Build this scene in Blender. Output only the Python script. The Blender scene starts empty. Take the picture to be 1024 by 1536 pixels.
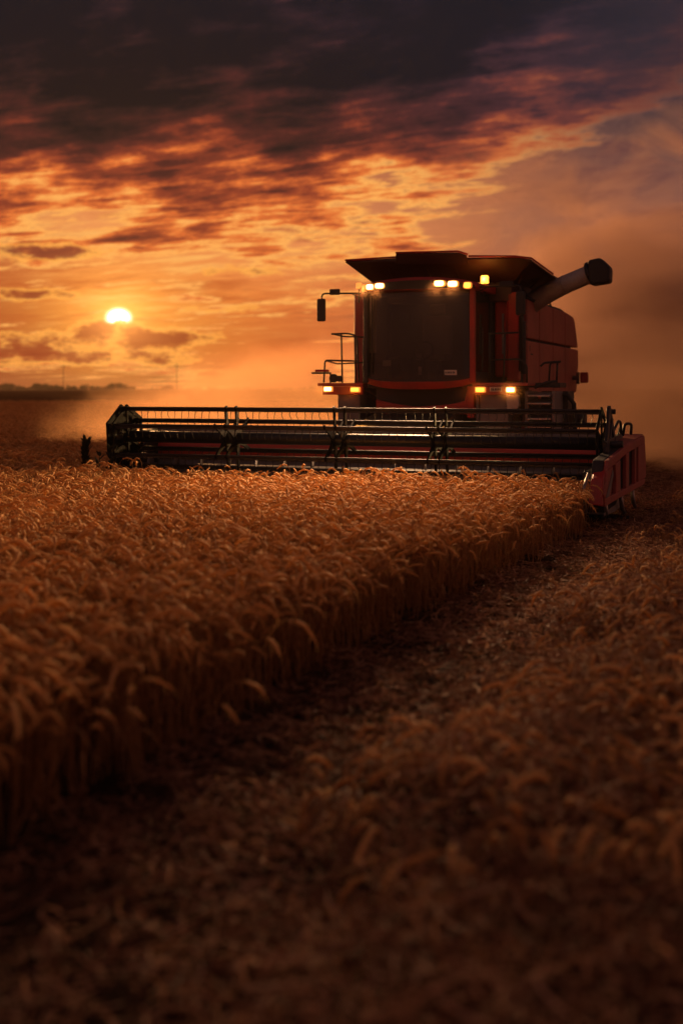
import bpy, math, random
import numpy as np
R = math.radians
C = bpy.context.scene.collection
scn = bpy.context.scene

# ------------------------------------------------------------------ camera
cd = bpy.data.cameras.new('camera')
cam = bpy.data.objects.new('camera', cd)
C.objects.link(cam)
cam.location = (0, 0, 1.7)
cam.rotation_euler = (R(90), 0, 0)
cd.sensor_fit = 'HORIZONTAL'
cd.sensor_width = 24.0
cd.lens = 24.0 * 1785 / 1024
cd.shift_y = -185 / 1024
cd.clip_start = 0.05
cd.clip_end = 9000
cd.dof.use_dof = True
cd.dof.focus_distance = 15.5
cd.dof.aperture_fstop = 0.95
scn.camera = cam

# ------------------------------------------------------------------ node helpers
class X:
    """A scalar socket with arithmetic that builds Math nodes."""
    nt = None
    def __init__(s, v): s.v = v
def _put(nt, node, i, a):
    if isinstance(a, X): a = a.v
    if isinstance(a, (int, float)): node.inputs[i].default_value = a
    else: nt.links.new(a, node.inputs[i])
def M(op, *a):
    n = X.nt.nodes.new('ShaderNodeMath'); n.operation = op
    for i, q in enumerate(a): _put(X.nt, n, i, q)
    return X(n.outputs[0])
X.__add__ = lambda a, b: M('ADD', a, b); X.__radd__ = X.__add__
X.__sub__ = lambda a, b: M('SUBTRACT', a, b); X.__rsub__ = lambda a, b: M('SUBTRACT', b, a)
X.__mul__ = lambda a, b: M('MULTIPLY', a, b); X.__rmul__ = X.__mul__
X.__truediv__ = lambda a, b: M('DIVIDE', a, b); X.__rtruediv__ = lambda a, b: M('DIVIDE', b, a)
def clamp01(a): return M('MINIMUM', M('MAXIMUM', a, 0.0), 1.0)
def ss(a, lo, hi):
    n = X.nt.nodes.new('ShaderNodeMapRange'); n.interpolation_type = 'SMOOTHSTEP'
    _put(X.nt, n, 0, a); n.inputs[1].default_value = lo; n.inputs[2].default_value = hi
    if lo > hi:
        n.inputs[1].default_value = hi; n.inputs[2].default_value = lo
        n.inputs[3].default_value = 1; n.inputs[4].default_value = 0
    return X(n.outputs[0])
def vec(x, y, z):
    n = X.nt.nodes.new('ShaderNodeCombineXYZ')
    for i, q in enumerate((x, y, z)): _put(X.nt, n, i, q)
    return n.outputs[0]
def noise(v, scale, detail=4, rough=.5, dist=0, col=False):
    n = X.nt.nodes.new('ShaderNodeTexNoise')
    X.nt.links.new(v, n.inputs['Vector'])
    n.inputs['Scale'].default_value = scale; n.inputs['Detail'].default_value = detail
    n.inputs['Roughness'].default_value = rough; n.inputs['Distortion'].default_value = dist
    return n.outputs['Color'] if col else X(n.outputs['Fac'])
def mixc(f, a, b, mode='MIX'):
    n = X.nt.nodes.new('ShaderNodeMix'); n.data_type = 'RGBA'; n.blend_type = mode
    _put(X.nt, n, 0, f)
    for i, q in ((6, a), (7, b)):
        if isinstance(q, tuple): n.inputs[i].default_value = (*q[:3], 1)
        else: X.nt.links.new(q, n.inputs[i])
    return n.outputs[2]
def ramp(f, stops):
    n = X.nt.nodes.new('ShaderNodeValToRGB'); _put(X.nt, n, 0, f)
    e = n.color_ramp.elements
    while len(e) < len(stops): e.new(.5)
    for q, (p, c) in zip(e, stops): q.position = p; q.color = (*c, 1)
    return n.outputs[0]
def lin(r, g, b):
    f = lambda c: (c / 255 / 12.92) if c <= 10 else ((c / 255 + .055) / 1.055) ** 2.4
    return (f(r), f(g), f(b))

# ------------------------------------------------------------------ world: dusk sky
SUN_AZ, SUN_EL = -10.6, 3.35          # azimuth from +Y (negative = west/left), elevation, degrees
w = bpy.data.worlds.new('World'); scn.world = w
w.use_nodes = True
nt = w.node_tree; nt.nodes.clear(); X.nt = nt
out = nt.nodes.new('ShaderNodeOutputWorld'); bg = nt.nodes.new('ShaderNodeBackground')
nt.links.new(bg.outputs[0], out.inputs[0])
tc = nt.nodes.new('ShaderNodeTexCoord'); sp = nt.nodes.new('ShaderNodeSeparateXYZ')
nt.links.new(tc.outputs['Generated'], sp.inputs[0])
x, y, z = (X(sp.outputs[i]) for i in range(3))
az = M('MULTIPLY', M('ARCTAN2', x, y), 180 / math.pi)
el = M('MULTIPLY', M('ARCSINE', z), 180 / math.pi)
# the glow of the low sun fades the farther the sky lies from it
dx, dy = az - SUN_AZ, el - SUN_EL
d2 = dx * dx * .42 + dy * dy
dist = M('SQRT', d2)
base = ramp(el / 40.0, [(0, lin(140, 62, 40)), (.05, lin(196, 88, 40)), (.11, lin(228, 120, 58)), (.19, lin(234, 142, 86)),
                      (.27, lin(198, 112, 70)), (.36, lin(122, 80, 78)), (.48, lin(72, 58, 68)), (1, lin(34, 36, 52))])
right = ss(az, -6.0, 15.0)
cool = ramp(el / 40.0, [(0, lin(150, 92, 66)), (.1, lin(150, 90, 66)), (.22, lin(130, 82, 68)), (.33, lin(84, 62, 62)), (.45, lin(50, 44, 52)), (1, lin(30, 34, 50))])
sky = mixc(right, base, cool)
sky = mixc(ss(M('ABSOLUTE', az + 8.0), 28.0, 120.0), sky, ramp(el / 60.0, [(0, lin(96, 70, 68)), (.3, lin(158, 110, 102)), (1, lin(84, 70, 78))]))
sky = mixc(ss(az, 40.0, 75.0) * ss(az, 150.0, 115.0) * ss(el, 60.0, 30.0) * ss(el, -2.0, 12.0), sky, lin(246, 150, 116))  # unseen bright sky patch at right, added as fill for machine and crop edge
glow = M('EXPONENT', dist * -.42)
sky = mixc(glow * .95, sky, lin(255, 172, 66))
sky = mixc(ss(az, -11.0, -18.0) * ss(el, 13.0, 4.0) * .55, sky, lin(128, 54, 30))
# cloud layer, seen in perspective: coordinates on a flat layer turned towards the streaks
h = z + .055
ca, sa = math.cos(R(66)), math.sin(R(66))
px_, py_ = x / h, y / h
along = py_ * ca - px_ * sa
across = px_ * ca + py_ * sa
v1 = vec(along * .26, across * .50, 3.7)
wv = noise(v1, 1.2, 3, .5)
v1b = vec(along * .26 + wv * .5, across * .50 + wv * .6, 1.3)
n1 = noise(v1b, 1.25, 8, .62)
n2 = noise(vec(along * .50 + wv * .5, across * 1.15 + wv * 1.0, 9.1), 1.6, 9, .62)
# angular streaks (thin bars of cloud in the glow)
na = noise(vec(az * .06 + wv * .35, el * .42 - az * .03 + wv * .6, 5.5), 1.6, 8, .6)
nf = noise(vec(along * .9 + n2 * .9, across * 2.1 + n2 * 1.2, 4.4), 2.6, 8, .66)
puff = noise(vec(az * .11 + n2 * .4, el * .24 + n2 * .5, 7.7), 1.9, 8, .6)
up = ss(el + az * -.09, 5.0, 17.0)
low_right = ss(az, 2.0, 13.0) * ss(el, 20.0, 12.5) + ss(az, 10.0, 16.5) * .8
cloud = n1 * .26 + n2 * .36 + nf * .34 + puff * .42
D = (cloud - .69) * 3.3 + up * 1.12 - .06 - low_right * .36
warm = ramp(D, [(0, lin(236, 150, 78)), (.14, lin(255, 178, 90)), (.27, lin(226, 112, 52)), (.42, lin(146, 62, 40)), (.60, lin(84, 38, 34)), (.82, lin(46, 27, 28)), (1, lin(20, 17, 23))])
dull = ramp(D, [(0, lin(120, 82, 76)), (.14, lin(140, 84, 68)), (.27, lin(150, 78, 56)), (.40, lin(112, 58, 54)), (.60, lin(64, 42, 50)), (.85, lin(34, 28, 38)), (1, lin(26, 24, 32))])
lit = clamp01(1.15 - dist * .06)
mid = ss(na * .6 + nf * .4, .49, .60) * ss(el, 1.5, 4.0)
midcol = mixc(ss(dist, 2.0, 13.0), lin(188, 84, 36), lin(96, 56, 58))
sky = mixc(mid * .68, sky, midcol)
bright = ss(na * .5 + nf * .5, .49, .40) * ss(el, 1.5, 5.0) * ss(az, 2.0, -5.0) * lit
sky = mixc(bright * .7, sky, lin(255, 190, 100))
sky = mixc(ss(D, -.02, .16) * ss(M('ABSOLUTE', az + 8.0), 100.0, 50.0), sky, mixc(ss(dist, 9.5, 19.0), warm, dull))
sky = mixc(ss(az, 7.0, 15.0) * ss(el, 10.0, 15.5) * .8, sky, lin(44, 39, 48))
# the small cloud bank just under the sun and the bars at the left
def blob(a0, e0, sa_, se_):
    p, q = (az - a0) / sa_, (el - e0) / se_
    return M('EXPONENT', (p * p + q * q) * -1.0)
nb = noise(vec(az * .34, el * .75, 2.2), 1.7, 8, .62)
bank = blob(-11.6, 2.75, 1.8, .55) + blob(-8.4, 2.45, 2.4, .55) + blob(-14.9, 2.1, 2.0, .65) + blob(-12.0, 1.5, 5.0, .45) * .8 + blob(-14.6, 6.4, 3.8, .5) + blob(-4.5, 5.6, 4.0, .35) * .6 + blob(-6.0, 3.8, 3.0, .3) * .6 + blob(-15.4, 4.4, 2.6, .35) * .8 \
    
bm = bank + (nb - .5) * 2.6 * ss(bank, .0, .3)
sky = mixc(ss(bm, .30, .55) * ss(bm, .95, .65) * lit * .75, sky, lin(255, 170, 74))
sky = mixc(ss(bm, .5, 1.05) * .92, sky, mixc(ss(el, 1.5, 9.0), lin(150, 62, 32), lin(122, 60, 46)))
# the sun itself, half sunk in the cloud bank
p_, q_ = dx / .64, (dy - .0) / .50
sd = M('SQRT', p_ * p_ + q_ * q_)
cut = ss(el + (nb - .5) * 1.3, SUN_EL - .26, SUN_EL - .02)
disc = ss(sd, 1.30, .35) * cut
disc = disc * disc
halo = M('EXPONENT', sd * -.62)
hc = nt.nodes.new('ShaderNodeMix'); hc.data_type = 'RGBA'; hc.blend_type = 'ADD'
_put(nt, hc, 0, halo * .95); nt.links.new(sky, hc.inputs[6]); hc.inputs[7].default_value = (1.7, .66, .14, 1)
sky = mixc(disc, hc.outputs[2], (6.0, 5.2, 3.6))
# far below the horizon the dome stays dim
sky = mixc(ss(el, -1.0, -8.0), sky, lin(60, 36, 26))
# the physical sky adds its own light underneath
ns = nt.nodes.new('ShaderNodeTexSky'); ns.sky_type = 'NISHITA'; ns.sun_disc = False
ns.sun_elevation = R(SUN_EL); ns.sun_rotation = R(SUN_AZ); ns.dust_density = 4.0; ns.air_density = 1.5
sky = mixc(.001, sky, ns.outputs[0], 'ADD')
nt.links.new(sky, bg.inputs[0])
bg.inputs[1].default_value = 1.0
w.cycles.sampling_method = 'MANUAL'; w.cycles.sample_map_resolution = 1024

# ------------------------------------------------------------------ sun
sl = bpy.data.lights.new('sun', 'SUN'); sun = bpy.data.objects.new('sun', sl); C.objects.link(sun)
sl.energy = 3.4; sl.angle = R(.9); sl.color = (1, .46, .16)
sun.rotation_euler = (R(90 - SUN_EL), 0, R(180 - SUN_AZ))   # shines from the cloud bank at the left towards the camera

# ------------------------------------------------------------------ exposure, sampling
vs = scn.view_settings
vs.view_transform = 'Standard'; vs.look = 'None'; vs.exposure = 0.0; vs.gamma = 1.0
scn.render.engine = 'CYCLES'
cy = scn.cycles
cy.use_denoising = True
cy.max_bounces = 6; cy.diffuse_bounces = 3; cy.glossy_bounces = 3; cy.transmission_bounces = 4; cy.transparent_max_bounces = 8
cy.volume_bounces = 1; cy.volume_step_rate = 1.0; cy.volume_max_steps = 64
cy.sample_clamp_indirect = 4.0; cy.sample_clamp_direct = 12.0

# ------------------------------------------------------------------ materials
def newmat(name):
    m = bpy.data.materials.new(name); m.use_nodes = True
    t = m.node_tree; t.nodes.clear(); X.nt = t
    o = t.nodes.new('ShaderNodeOutputMaterial')
    return m, t, o
def pbsdf(t, o, **kw):
    p = t.nodes.new('ShaderNodeBsdfPrincipled'); t.links.new(p.outputs[0], o.inputs[0])
    for k, q in kw.items():
        k = k.replace('_', ' ')
        if isinstance(q, (int, float)): p.inputs[k].default_value = q
        elif isinstance(q, tuple): p.inputs[k].default_value = (*q, 1)
        elif isinstance(q, X): t.links.new(q.v, p.inputs[k])
        else: t.links.new(q, p.inputs[k])
    return p
def coord(t, which='Object'):
    return t.nodes.new('ShaderNodeTexCoord').outputs[which]
def bump(t, p, hgt, strength=.3, dist_=.01):
    b = t.nodes.new('ShaderNodeBump'); b.inputs['Strength'].default_value = strength; b.inputs['Distance'].default_value = dist_
    t.links.new(hgt.v, b.inputs['Height']); t.links.new(b.outputs[0], p.inputs['Normal'])
def worn(name, a, b, rough=(.35, .6), metal=0., dust=(.30, .19, .11), dustamt=.45, scale=3.):
    """Paint or metal with dust that settled in patches and on ledges of the thing."""
    m, t, o = newmat(name); c = coord(t)
    n = noise(c, scale, 6, .6); f = noise(c, scale * 11, 4, .65)
    col = mixc(ss(n, .35, .7), a, b)
    d = ss(n * .5 + f * .5, .46, .66) * dustamt
    col = mixc(d, col, dust)
    p = pbsdf(t, o, Base_Color=col, Roughness=M('ADD', f * (rough[1] - rough[0]) + rough[0], d * .4), Metallic=metal)
    bump(t, p, f, .12, .004)
    return m
MAT = {}
MAT['red'] = worn('red_paint', (.42, .024, .016), (.31, .018, .014), (.3, .5), dust=(.20, .07, .045), dustamt=.3)
MAT['shield'] = worn('dusty_red_paint', (.34, .058, .04), (.26, .045, .032), (.45, .65), dust=(.34, .17, .11), dustamt=.55)
MAT['side'] = worn('dusty_red_side', (.40, .105, .072), (.32, .08, .055), (.5, .7), dust=(.36, .19, .125), dustamt=.5, scale=1.2)
MAT['black'] = worn('black_steel', (.010, .0095, .010), (.015, .013, .013), (.42, .6), dust=(.08, .055, .035), dustamt=.12)
MAT['tube'] = worn('dark_tube', (.010, .013, .020), (.014, .017, .024), (.25, .4), metal=.3, dust=(.08, .055, .035), dustamt=.10)
MAT['plastic'] = worn('black_plastic', (.012, .012, .012), (.016, .016, .016), (.5, .7), dust=(.07, .045, .03), dustamt=.15)
MAT['steel'] = worn('worn_steel', (.32, .30, .28), (.22, .20, .19), (.32, .5), metal=.8, dust=(.3, .2, .12), dustamt=.4)
MAT['grey'] = worn('grey_paint', (.16, .145, .135), (.11, .10, .095), (.5, .7), dust=(.28, .19, .13), dustamt=.5, scale=5)
MAT['auger'] = worn('grey_auger_paint', (.36, .32, .28), (.27, .24, .21), (.45, .65), dust=(.26, .18, .12), dustamt=.4, scale=2)
MAT['tank'] = worn('tank_steel', (.05, .018, .016), (.035, .02, .018), (.5, .7), dust=(.12, .06, .04), dustamt=.25)
MAT['rubber'] = worn('tyre_rubber', (.02, .019, .018), (.03, .028, .026), (.7, .9), dust=(.22, .15, .1), dustamt=.6, scale=6)
MAT['seat'] = worn('seat_cloth', (.16, .14, .13), (.11, .10, .09), (.8, .9), dustamt=.1)
MAT['paper'] = worn('paper', (.62, .56, .44), (.55, .5, .4), (.7, .8), dustamt=.1)
MAT['ink'] = worn('ink', (.05, .05, .05), (.04, .04, .04), (.7, .8), dustamt=0)
MAT['band'] = worn('painted_lit_red_sheet', (.55, .045, .025), (.45, .035, .02), (.4, .6), dust=(.4, .15, .08), dustamt=.3)  # red brightened so the sheet looks lit where little light reaches it
MAT['reel_black'] = worn('matt_black_steel', (.0035, .0035, .0035), (.005, .0045, .0045), (.6, .8), dust=(.02, .013, .01), dustamt=.1)
for n_ in MAT['reel_black'].node_tree.nodes:
    if n_.type == 'BSDF_PRINCIPLED': n_.inputs['Specular IOR Level'].default_value = .12
MAT['redlens'] = worn('red_lens', (.35, .01, .012), (.3, .01, .01), (.12, .25), dustamt=.15)
MAT['yellow'] = worn('yellow_decal', (.5, .32, .05), (.4, .25, .05), (.5, .6), dustamt=.2)
MAT['timber'] = worn('weathered_timber', (.10, .075, .055), (.07, .05, .04), (.8, .9), dustamt=.1)
def lamp_mat(name, col, s):
    m, t, o = newmat(name); c = coord(t)
    w_ = t.nodes.new('ShaderNodeTexWave'); w_.inputs['Scale'].default_value = 26; t.links.new(c, w_.inputs[0])
    p = pbsdf(t, o, Base_Color=(.8, .7, .5), Roughness=.15, Emission_Color=col, Emission_Strength=X(w_.outputs['Fac']) * (s * .25) + s * .8)
    return m
MAT['lamp_white'] = lamp_mat('lit_work_lamp', (1.0, .62, .20), 9)
MAT['lamp_amber'] = lamp_mat('lit_amber_lamp', (1.0, .34, .03), 4.5)
MAT['lamp_dim'] = lamp_mat('lit_marker_lamp', (1.0, .36, .05), 1.0)
MAT['glow_bezel'] = lamp_mat('painted_glow_bezel', (1.0, .28, .03), .9)  # rim made emissive to paint an orange halo around each lamp
def glass_mat():
    m, t, o = newmat('cab_glass'); c = coord(t)
    tr = t.nodes.new('ShaderNodeBsdfTransparent'); tr.inputs[0].default_value = (.62, .6, .58, 1)
    gl = t.nodes.new('ShaderNodeBsdfGlossy'); gl.inputs['Roughness'].default_value = .06; gl.inputs[0].default_value = (.9, .9, .9, 1)
    df = t.nodes.new('ShaderNodeBsdfDiffuse'); df.inputs[0].default_value = (.30, .21, .14, 1)
    fr = t.nodes.new('ShaderNodeFresnel'); fr.inputs[0].default_value = 1.42
    a = t.nodes.new('ShaderNodeMixShader'); b = t.nodes.new('ShaderNodeMixShader')
    t.links.new(fr.outputs[0], a.inputs[0]); t.links.new(tr.outputs[0], a.inputs[1]); t.links.new(gl.outputs[0], a.inputs[2])
    n = noise(c, 3.5, 7, .65); s_ = t.nodes.new('ShaderNodeSeparateXYZ'); t.links.new(c, s_.inputs[0])
    d = ss(n, .42, .75) * .03 + ss(X(s_.outputs[2]) + n * .3, 2.2, 1.95) * .06
    _put(t, b, 0, d); t.links.new(a.outputs[0], b.inputs[1]); t.links.new(df.outputs[0], b.inputs[2])
    t.links.new(b.outputs[0], o.inputs[0])
    return m
MAT['glass'] = glass_mat()

# ------------------------------------------------------------------ mesh helpers
class MB:
    def __init__(s): s.v = []; s.f = []; s.sm = []
    def add(s, vs_, fs, smooth=False):
        k = len(s.v); s.v += [tuple(q) for q in vs_]; s.f += [tuple(i + k for i in q) for q in fs]; s.sm += [smooth] * len(fs)
        return s
    def box(s, x0, x1, y0, y1, z0, z1):
        vs_ = [(x, y, z) for z in (z0, z1) for y in (y0, y1) for x in (x0, x1)]
        return s.add(vs_, [(0, 2, 3, 1), (4, 5, 7, 6), (0, 1, 5, 4), (2, 6, 7, 3), (0, 4, 6, 2), (1, 3, 7, 5)])
    def hexa(s, p):      # eight corners: bottom ring 0-3, top ring 4-7
        return s.add(p, [(3, 2, 1, 0), (4, 5, 6, 7), (0, 1, 5, 4), (1, 2, 6, 5), (2, 3, 7, 6), (3, 0, 4, 7)])
    def prism(s, poly, axis, a, b):
        """Extrude a 2-D outline along x, y or z between a and b (b may be a function of the outline point)."""
        def pt(q, t):
            if axis == 'x': return (t, q[0], q[1])
            if axis == 'y': return (q[0], t, q[1])
            return (q[0], q[1], t)
        n = len(poly)
        vs_ = [pt(q, a(q) if callable(a) else a) for q in poly] + [pt(q, b(q) if callable(b) else b) for q in poly]
        return s.add(vs_, [tuple(range(n))[::-1], tuple(range(n, 2 * n))] + [(i, (i + 1) % n, n + (i + 1) % n, n + i) for i in range(n)])
    def tube(s, path, r, seg=10, cap=True, smooth=True):
        P_ = [np.array(q, float) for q in path]; n = len(P_); rs = r if isinstance(r, (list, tuple)) else [r] * n
        t0 = P_[1] - P_[0]; t0 /= np.linalg.norm(t0)
        up_ = np.array((0, 0, 1.)) if abs(t0[2]) < .9 else np.array((1., 0, 0))
        u = np.cross(t0, up_); u /= np.linalg.norm(u)
        vs_ = []
        for i in range(n):
            t = P_[min(i + 1, n - 1)] - P_[max(i - 1, 0)]; t /= np.linalg.norm(t)
            u = u - t * np.dot(u, t); u /= np.linalg.norm(u); w_ = np.cross(t, u)
            for k in range(seg):
                a = 2 * math.pi * k / seg
                vs_.append(P_[i] + (u * math.cos(a) + w_ * math.sin(a)) * rs[i])
        fs = [(i * seg + k, i * seg + (k + 1) % seg, (i + 1) * seg + (k + 1) % seg, (i + 1) * seg + k) for i in range(n - 1) for k in range(seg)]
        k0 = len(s.f); s.add(vs_, fs, smooth)
        if cap:
            k = len(s.v) - len(vs_)
            s.f += [tuple(k + q for q in range(seg))[::-1], tuple(k + (n - 1) * seg + q for q in range(seg))]; s.sm += [False, False]
        return s
    def bend(s, pts, r, seg=8, rad=.05):
        """Tube along a polyline with rounded corners."""
        pts = [np.array(q, float) for q in pts]; out_ = [pts[0]]
        for i in range(1, len(pts) - 1):
            a, b, c = pts[i - 1], pts[i], pts[i + 1]
            da = (a - b) / np.linalg.norm(a - b); dc = (c - b) / np.linalg.norm(c - b)
            rr = min(rad, np.linalg.norm(a - b) * .45, np.linalg.norm(c - b) * .45)
            for t in np.linspace(0, 1, 5):
                out_.append((1 - t) ** 2 * (b + da * rr) + 2 * t * (1 - t) * b + t * t * (b + dc * rr))
        out_.append(pts[-1])
        return s.tube(out_, r, seg)
    def build(s, name, mat, parent=None, bevel=0, loc=None):
        me = bpy.data.meshes.new(name); me.from_pydata([tuple(map(float, q)) for q in s.v], [], s.f)
        me.polygons.foreach_set('use_smooth', s.sm); me.materials.append(MAT[mat] if isinstance(mat, str) else mat)
        me.update()
        o = bpy.data.objects.new(name, me); C.objects.link(o)
        if parent: o.parent = parent
        if loc: o.location = loc
        if bevel:
            b = o.modifiers.new('bevel', 'BEVEL'); b.width = bevel; b.segments = 2; b.limit_method = 'ANGLE'; b.angle_limit = R(40)
            b.harden_normals = False
        return o
def tag(o, label=None, cat=None, group=None, kind=None):
    if label: o['label'] = label
    if cat: o['category'] = cat
    if group: o['group'] = group
    if kind: o['kind'] = kind
    return o
def copy_part(o, parent, loc=None, label=None):
    c = o.copy(); C.objects.link(c); c.parent = parent
    if loc is not None: c.location = loc
    if label: c['label'] = label
    elif 'label' in c: del c['label']
    for ch in o.children: copy_part(ch, c)
    return c

# ------------------------------------------------------------------ combine harvester (x across, y backwards, z up; front of the reel near y = -0.5)
ANG = 20.8
ca_, sa_ = math.cos(R(ANG)), math.sin(R(ANG)); OX, OY = -.07, 16.72
def loc2w(lx, ly): return OX + lx * ca_ + ly * sa_, OY - lx * sa_ + ly * ca_
def w2loc(wx, wy): return (wx - OX) * ca_ - (wy - OY) * sa_, (wx - OX) * sa_ + (wy - OY) * ca_
cb = bpy.data.objects.new('combine_harvester', None); C.objects.link(cb)
cb.location = (OX, OY, 0); cb.rotation_euler = (0, 0, -R(ANG))
tag(cb, 'red combine harvester with lit work lamps cutting the wheat, wide black reel in front', 'combine harvester')

# body: hull, then side panels standing proud of it with narrow gaps between
m = MB(); m.prism([(4.7, 1.35), (4.7, 3.25), (5.2, 3.34), (8.6, 3.34), (9.3, 3.24), (9.85, 2.45), (9.72, 1.66), (7.2, 1.38), (6.2, 1.1), (5.0, 1.1)], 'x', -1.36, 1.58)
body = m.build('body', 'plastic', cb, .05)
cols = [(4.98, 6.00), (6.05, 7.30), (7.35, 8.60), (8.65, None)]
for i, (ya, yb) in enumerate(cols):
    for rowk in (0, 1):
        def ztop(yy): return 3.27 if yy < 8.7 else 3.27 - (yy - 8.7) * .16
        def zbot(yy): return 1.46 + (max(0, yy - 6.4)) * .07 if yy > 6.4 else 1.46 + (6.4 - yy) * .15
        if rowk: # upper
            poly = [(ya, 2.585), (yb, 2.585), (yb, ztop(yb)), (ya, ztop(ya))] if yb else [(ya, 2.585), (10.18, 2.585), (9.80, 3.12), (9.62, 3.22), (ya, ztop(ya))]
        else:
            poly = [(ya, zbot(ya)), (yb, zbot(yb)), (yb, 2.545), (ya, 2.545)] if yb else [(ya, zbot(ya)), (9.95, 1.62), (10.12, 1.95), (10.22, 2.25), (10.19, 2.545), (ya, 2.545)]
        mm = MB(); mm.prism(poly, 'x', 1.50, 1.66); mm.build('side_panel', 'side', body, .03)
m = MB(); m.box(1.662, 1.665, 5.12, 5.16, 2.36, 2.46); m.build('panel_latch', 'ink', body); m = MB(); m.box(1.662, 1.665, 5.22, 5.42, 2.30, 2.325); m.build('decal', 'ink', body)
m = MB(); m.bend([(1.45, 6.4, 3.30), (1.45, 6.4, 3.46), (1.45, 8.0, 3.46), (1.45, 8.3, 3.30)], .022); m.bend([(1.45, 9.1, 3.2), (1.45, 9.1, 3.36), (1.45, 9.6, 3.32), (1.45, 9.7, 3.0)], .02)
m.build('roof_rail', 'black', body)
m = MB(); m.box(-1.34, 1.0, 4.66, 4.72, 1.55, 3.2); m.build('front_bulkhead', 'plastic', body)
# front face of the body beside the cab: two red door panels
m = MB(); m.box(1.16, 1.57, 4.60, 4.68, 1.9, 3.3); a_ = m.build('access_panel', 'red', body, .04)
m = MB(); m.box(1.30, 1.33, 4.55, 4.60, 2.3, 3.0); m.build('strut', 'steel', a_, .005)
m = MB(); m.box(-1.42, -1.16, 4.55, 4.68, 1.7, 3.42); m.build('corner_panel', 'red', body, .04)
m = MB(); m.box(1.40, 1.62, 4.45, 4.62, 1.82, 3.36); m.build('corner_panel', 'red', body, .04)
m = MB(); m.box(1.62, 1.68, 4.45, 4.60, 2.0, 2.95); m.tube([(1.70, 4.42, 1.95), (1.70, 4.42, 2.85)], .045); m.build('intake_duct', 'plastic', body, .01)

# grain tank extension: flared hopper with a raised middle flap
def sheet(name, quad, th, mat, parent, lipmat=None):
    q = [np.array(p, float) for p in quad]
    n = np.cross(q[1] - q[0], q[3] - q[0]); n /= np.linalg.norm(n)
    mm = MB(); mm.add([*q, *[p + n * th for p in q]], [tuple(range(len(q)))[::-1], tuple(range(len(q), 2 * len(q)))] + [(i, (i + 1) % len(q), len(q) + (i + 1) % len(q), len(q) + i) for i in range(len(q))])
    return mm.build(name, mat, parent, .004)
m = MB(); m.box(-1.0, 1.5, 4.45, 7.2, 3.2, 3.62); tank = m.build('grain_tank', 'tank', cb, .02)
sheet('front_flap', [(-.95, 4.42, 3.58), (1.52, 4.42, 3.55), (1.95, 3.85, 3.84), (1.7, 3.85, 3.885), (-.36, 3.85, 3.95), (-1.30, 3.85, 3.935)], .03, 'tank', tank)
sheet('raised_flap', [(-.40, 3.90, 3.86), (.88, 3.90, 3.82), (.88, 3.80, 3.945), (.74, 3.78, 3.995), (-.36, 3.78, 4.02)], .03, 'tank', tank)
sheet('side_flap', [(1.52, 4.42, 3.55), (1.52, 7.2, 3.55), (1.98, 7.4, 3.72), (2.05, 5.2, 3.70), (1.95, 3.85, 3.84)], .03, 'tank', tank)
sheet('side_flap', [(-.95, 7.2, 3.58), (-.95, 4.42, 3.58), (-1.30, 3.85, 3.935), (-1.36, 7.6, 3.93)], .03, 'tank', tank)
sheet('rear_flap', [(1.52, 7.2, 3.55), (-.95, 7.2, 3.55), (-1.36, 7.6, 3.93), (1.98, 7.4, 3.74)], .03, 'tank', tank)
m = MB(); m.tube([(-1.31, 3.83, 3.945), (-.36, 3.83, 3.965)], .018, 6); m.tube([(-.36, 3.76, 4.03), (.74, 3.76, 4.01), (.9, 3.80, 3.955)], .018, 6)
m.tube([(.9, 3.83, 3.93), (1.7, 3.83, 3.895), (1.96, 3.84, 3.855), (2.06, 5.2, 3.715)], .018, 6); m.build('rim_edge', 'red', tank)
for xx in (-.6, .1, .6, 1.2):
    m = MB(); m.prism([(4.42, 3.5), (4.44, 3.62), (4.0, 3.82), (3.98, 3.79)], 'x', xx, xx + .02); m.build('flap_brace', 'tank', tank)
for pa, pb in (((1.60, 4.5, 3.5), (1.82, 4.3, 3.76)), ((1.62, 5.4, 3.5), (1.9, 5.2, 3.7))):
    m = MB(); m.tube([pa, pb], .02, 6); m.build('flap_brace', 'tank', tank)

# unloading auger folded along the right of the tank
m = MB(); pth = [(1.35, 5.9, 3.12), (1.55, 5.75, 3.24), (1.80, 5.6, 3.37), (2.2, 5.5, 3.54), (2.78, 5.38, 3.75)]
m.tube(pth, [.17, .19, .185, .165, .165], 24)
for k in (2.2, 2.62): m.tube([(k, 5.5 - (k - 2.2) * .2, 3.54 + (k - 2.2) * .347), (k + .03, 5.494 - (k - 2.2) * .2, 3.55 + (k - 2.2) * .347)], .172, 24)
aug = m.build('unloading_auger', 'auger', cb)
m = MB(); m.tube([(2.66, 5.40, 3.705), (2.72, 5.39, 3.725)], .215, 24); m.build('flange', 'black', aug)
m = MB(); m.prism([(2.66, 3.93), (2.68, 3.54), (2.75, 3.50), (3.04, 3.54), (3.05, 3.80), (2.88, 3.97)], 'y', 5.17, 5.55); m.build('spout', 'plastic', aug, .045)
m = MB(); m.tube([(1.42, 5.0, 3.25), (1.62, 4.9, 3.32), (1.8, 4.9, 3.22)], .03, 8); m.build('hydraulic_hose', 'plastic', aug)

# cab
def arc_x(xv, bow=.16, y0=3.12, xc=.19, hw=.87): return y0 + bow * ((xv - xc) / hw) ** 2
m = MB()
xs = np.linspace(-.69, 1.07, 17)
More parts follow.
